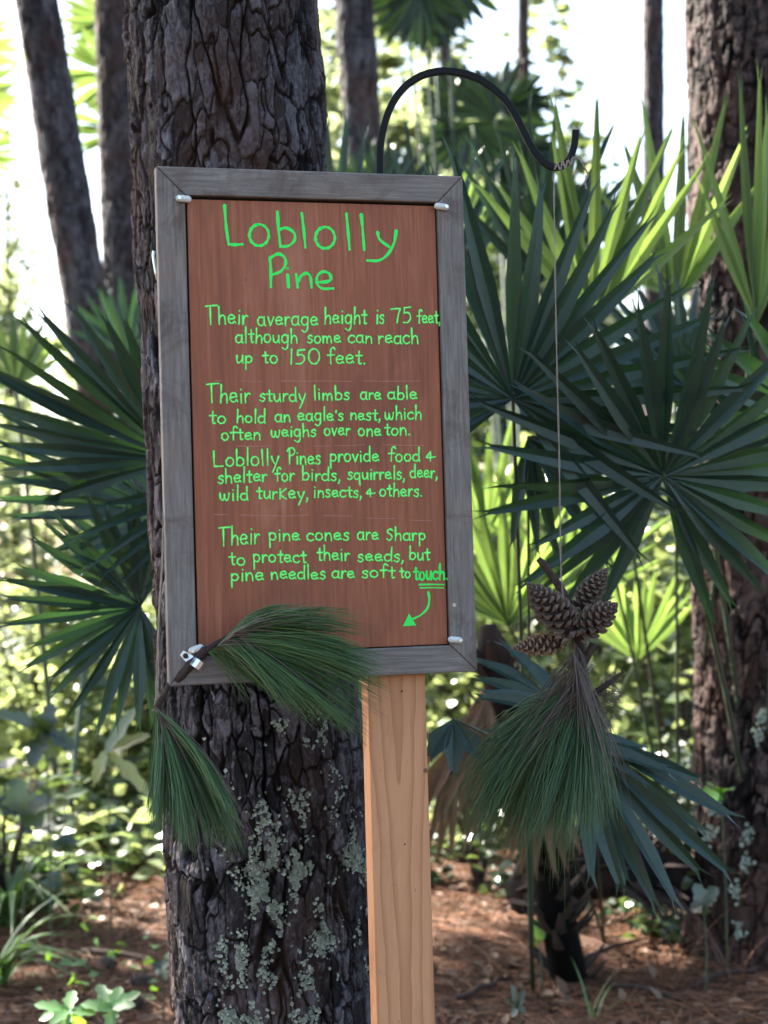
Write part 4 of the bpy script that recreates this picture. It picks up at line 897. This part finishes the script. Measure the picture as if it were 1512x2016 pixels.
n = 2600; D_ = 3.8+rg.uniform(0, 1, n)**1.4*6; X_ = rg.uniform(-.28, .28, n)*D_; P = np.stack([X_, D_, gz(X_, D_)+.012], 1)
mobj('leaf_litter', leaves_mesh('leaf_litter', P, .05, rg, M['litter_leaf'], .75, .7), label='small dead leaves and bark flakes on the ground', cat='dead leaves', kind='stuff')
# twigs lying on the needles
for k, (ax_, ay_, bx, by, lb) in enumerate([(1090,1925,1262,1862,'pale fallen stick on the needles below the drooping leaves'),(1190,1950,1330,1985,'thin bent twig at the bottom right on dark needles'),(900,1975,1010,1940,'short grey twig on the ground just right of the post'),(150,1880,300,1905,'dark fallen stick in the shade left of the big trunk'),(1360,1960,1500,1915,'long thin twig in front of the right pine')]):
    def gp_(px, py):
        d0 = at(px, py, 1)-CAM; t_ = -CAM[2]/d0[2]; q_ = CAM+d0*t_; q_[2] = G(q_[0], q_[1])+.012; return q_
    a0, b0 = gp_(ax_, ay_), gp_(bx, by); g = MB(); g.tube([a0*(1-s_)+b0*s_+np.array([rg.normal()*.01, rg.normal()*.01, .012+.01*math.sin(s_*3)]) for s_ in (0,.2,.4,.6,.8,1)], [.008,.009,.007,.008,.006,.003], 6)
    g.obj('stick', M['twig'], None, True, label=lb, cat='stick', group='sticks on the forest floor')
# cones on the ground
for (px, py, dx, dy, lb) in ((225,1915,-.05,.03,'dark pine cone lying on the ground farther left of the trunk'),(258,1950,.06,.01,'pine cone on the ground behind the lobed seedling'),(282,1985,-.055,-.02,'pale grey pine cone on the ground nearest the foot of the big trunk')):
    q_ = gp_(px, py); cone(q_+np.array([0,0,.02]), q_+np.array([dx,dy,.03]), .042, lb, n=80)

# strap-leaved clumps at the lower left
def blade(root, q0, az, L, arch, w, m):
    n_ = 9; V = []; d = np.array([math.cos(az), math.sin(az), 0]); s_ = np.array([-d[1], d[0], 0])
    for k in range(n_):
        t = k/(n_-1); p_ = np.array(q0)+d*L*(t*.35+arch*.6*t*t)+np.array([0,0,1])*L*(t*.95-arch*.75*t**2.2); ww = w*(1-t**2.5)*(.5+.5*min(1, t*4))+.0003
        V += [p_-s_*ww+np.array([0,0,ww*.4]), p_, p_+s_*ww+np.array([0,0,ww*.4])]
    me = npmesh('blade', np.array(V), np.array([f for k in range(n_-1) for f in ((k*3, k*3+1, k*3+4, k*3+3), (k*3+1, k*3+2, k*3+5, k*3+4))]), M[m], True); mobj('blade', me, root)
def clump(px, py, n, L, w, label, seed, m='grass', arch=(.5, 1.1)):
    q_ = gp_(px, py); r_ = random.Random(seed); o = empty('grass_clump', q_, label, 'grass clump', 'strap-leaved clumps')
    for k in range(n): blade(o, (r_.uniform(-.03, .03), r_.uniform(-.03, .03), -.01), r_.uniform(0, 6.28), L*r_.uniform(.6, 1.1), r_.uniform(*arch), w*r_.uniform(.7, 1.2), m)
clump(15,1835,34,.50,.012,'large strap-leaved clump at the left edge beside the needle floor',1)
clump(-10,1950,28,.42,.011,'strap-leaved clump in the lower left corner',2)
clump(45,1790,28,.52,.011,'taller strap-leaved clump behind the others at the left edge',3)
clump(245,1715,6,.36,.007,'thin upright green blades in the lit ground cover left of the trunk',4,'grass',(.1,.6))
clump(1320,1950,7,.30,.0022,'wispy dry stalks standing before the right pine',5,'litter',(.2,.7))
clump(1440,1940,12,.34,.0022,'wispy dry stalks at the foot of the right pine',6,'litter',(.2,.7))
clump(1180,2010,5,.20,.003,'few thin green weeds near the bottom right of the frame',7,'grass',(.2,.7))
# seedlings with big lobed leaves
def leaf_part(root, q0, tip, wid, m, fold=.15, lobes=0, nm='leaf'):
    q0, tip = np.array(q0), np.array(tip); d = tip-q0; L = np.linalg.norm(d); d /= L; s_ = np.cross(d, [0, -.6, .8]); s_ /= np.linalg.norm(s_); u_ = np.cross(s_, d); n_ = 10; V = []
    for k in range(n_+1):
        t = k/n_; ww = wid*math.sin(math.pi*min(1, t*.9+.06))**.8*(1+lobes*math.sin(t*17)); c_ = q0+d*L*t-u_*L*.14*t*t
        V += [c_-s_*ww+u_*ww*fold, c_, c_+s_*ww+u_*ww*fold]
    mobj(nm, npmesh(nm, np.array(V), np.array([f for k in range(n_) for f in ((k*3, k*3+1, k*3+4, k*3+3), (k*3+1, k*3+2, k*3+5, k*3+4))]), M[m], True), root)
def seedling(px, py, D, lv, label, m='seedling', wid=.028):
    b = at(px, py, D); b[2] = G(b[0], b[1]); o = empty('seedling', b, label, 'seedling', 'broad-leaved seedlings')
    g = MB(); c_ = at(px, py, D)-b; g.tube([(0, 0, -.02), c_*.5+np.array([.004,0,0]), c_], [.003, .0025, .002], 6); g.obj('stem', M['petiole'], o)
    for (x, y, dd) in lv: leaf_part(o, c_, at(x, y, D+dd)-b, wid, m, .25, .24)
seedling(135,1990,3.75,[(68,1972,0),(98,2012,-.05),(142,1945,.05),(188,1990,0),(120,2030,-.05),(75,2002,0),(170,2025,0)],'bright lobed seedling at the bottom left, left one of a pair',wid=.015)
seedling(222,1985,3.75,[(160,1972,0),(190,1930,.08),(235,1938,.05),(272,1950,0),(262,1975,-.03),(215,2020,-.05),(195,1985,-.03)],'bright lobed seedling at the bottom left, nearest the pine cones',wid=.016)
seedling(318,1905,4.3,[(300,1895,0),(335,1890,0),(325,1925,-.05),(342,1905,0),(305,1915,0)],'small grey-green seedling beside the foot of the big trunk','shrub_d',.012)
seedling(40,1600,5,[(0,1570,0),(85,1620,0),(30,1545,0),(100,1570,0)],'shaded broad-leaved plant at the left edge','shrub_d',.042)
seedling(90,1440,5,[(-10,1390,-.1),(65,1400,-.1),(100,1385,0),(115,1490,0),(60,1500,-.1),(150,1470,0)],'plant with large dark oval leaves in front of the bright cover','shrub_d',.030)
seedling(210,1480,5.2,[(290,1440,0),(260,1390,0),(300,1560,0),(180,1540,0)],'plant with yellow-green oval leaves beside the left fan','shrub',.026)
seedling(1062,1850,4.5,[(1064,1808,0),(1048,1860,.05)],'single glowing green leaf standing on the needles right of the post','seedling',.022)
seedling(1385,1780,4.4,[(1400,1765,0),(1370,1740,0),(1410,1745,0),(1360,1790,0),(1380,1800,0)],'small dark green plant at the left foot of the right pine','shrub_d',.022)
seedling(1020,1985,4.0,[(1000,1965,0),(1030,1950,0),(1005,2000,0),(1035,1990,0),(1010,1940,0)],'small grey-green weed at the bottom beside the post','shrub_d',.009)
seedling(1420,1560,4.6,[(1380,1555,-.1),(1400,1535,-.1),(1395,1580,-.1),(1440,1545,-.1)],'pale vine leaves against the dark bark of the right pine','seedling',.02)
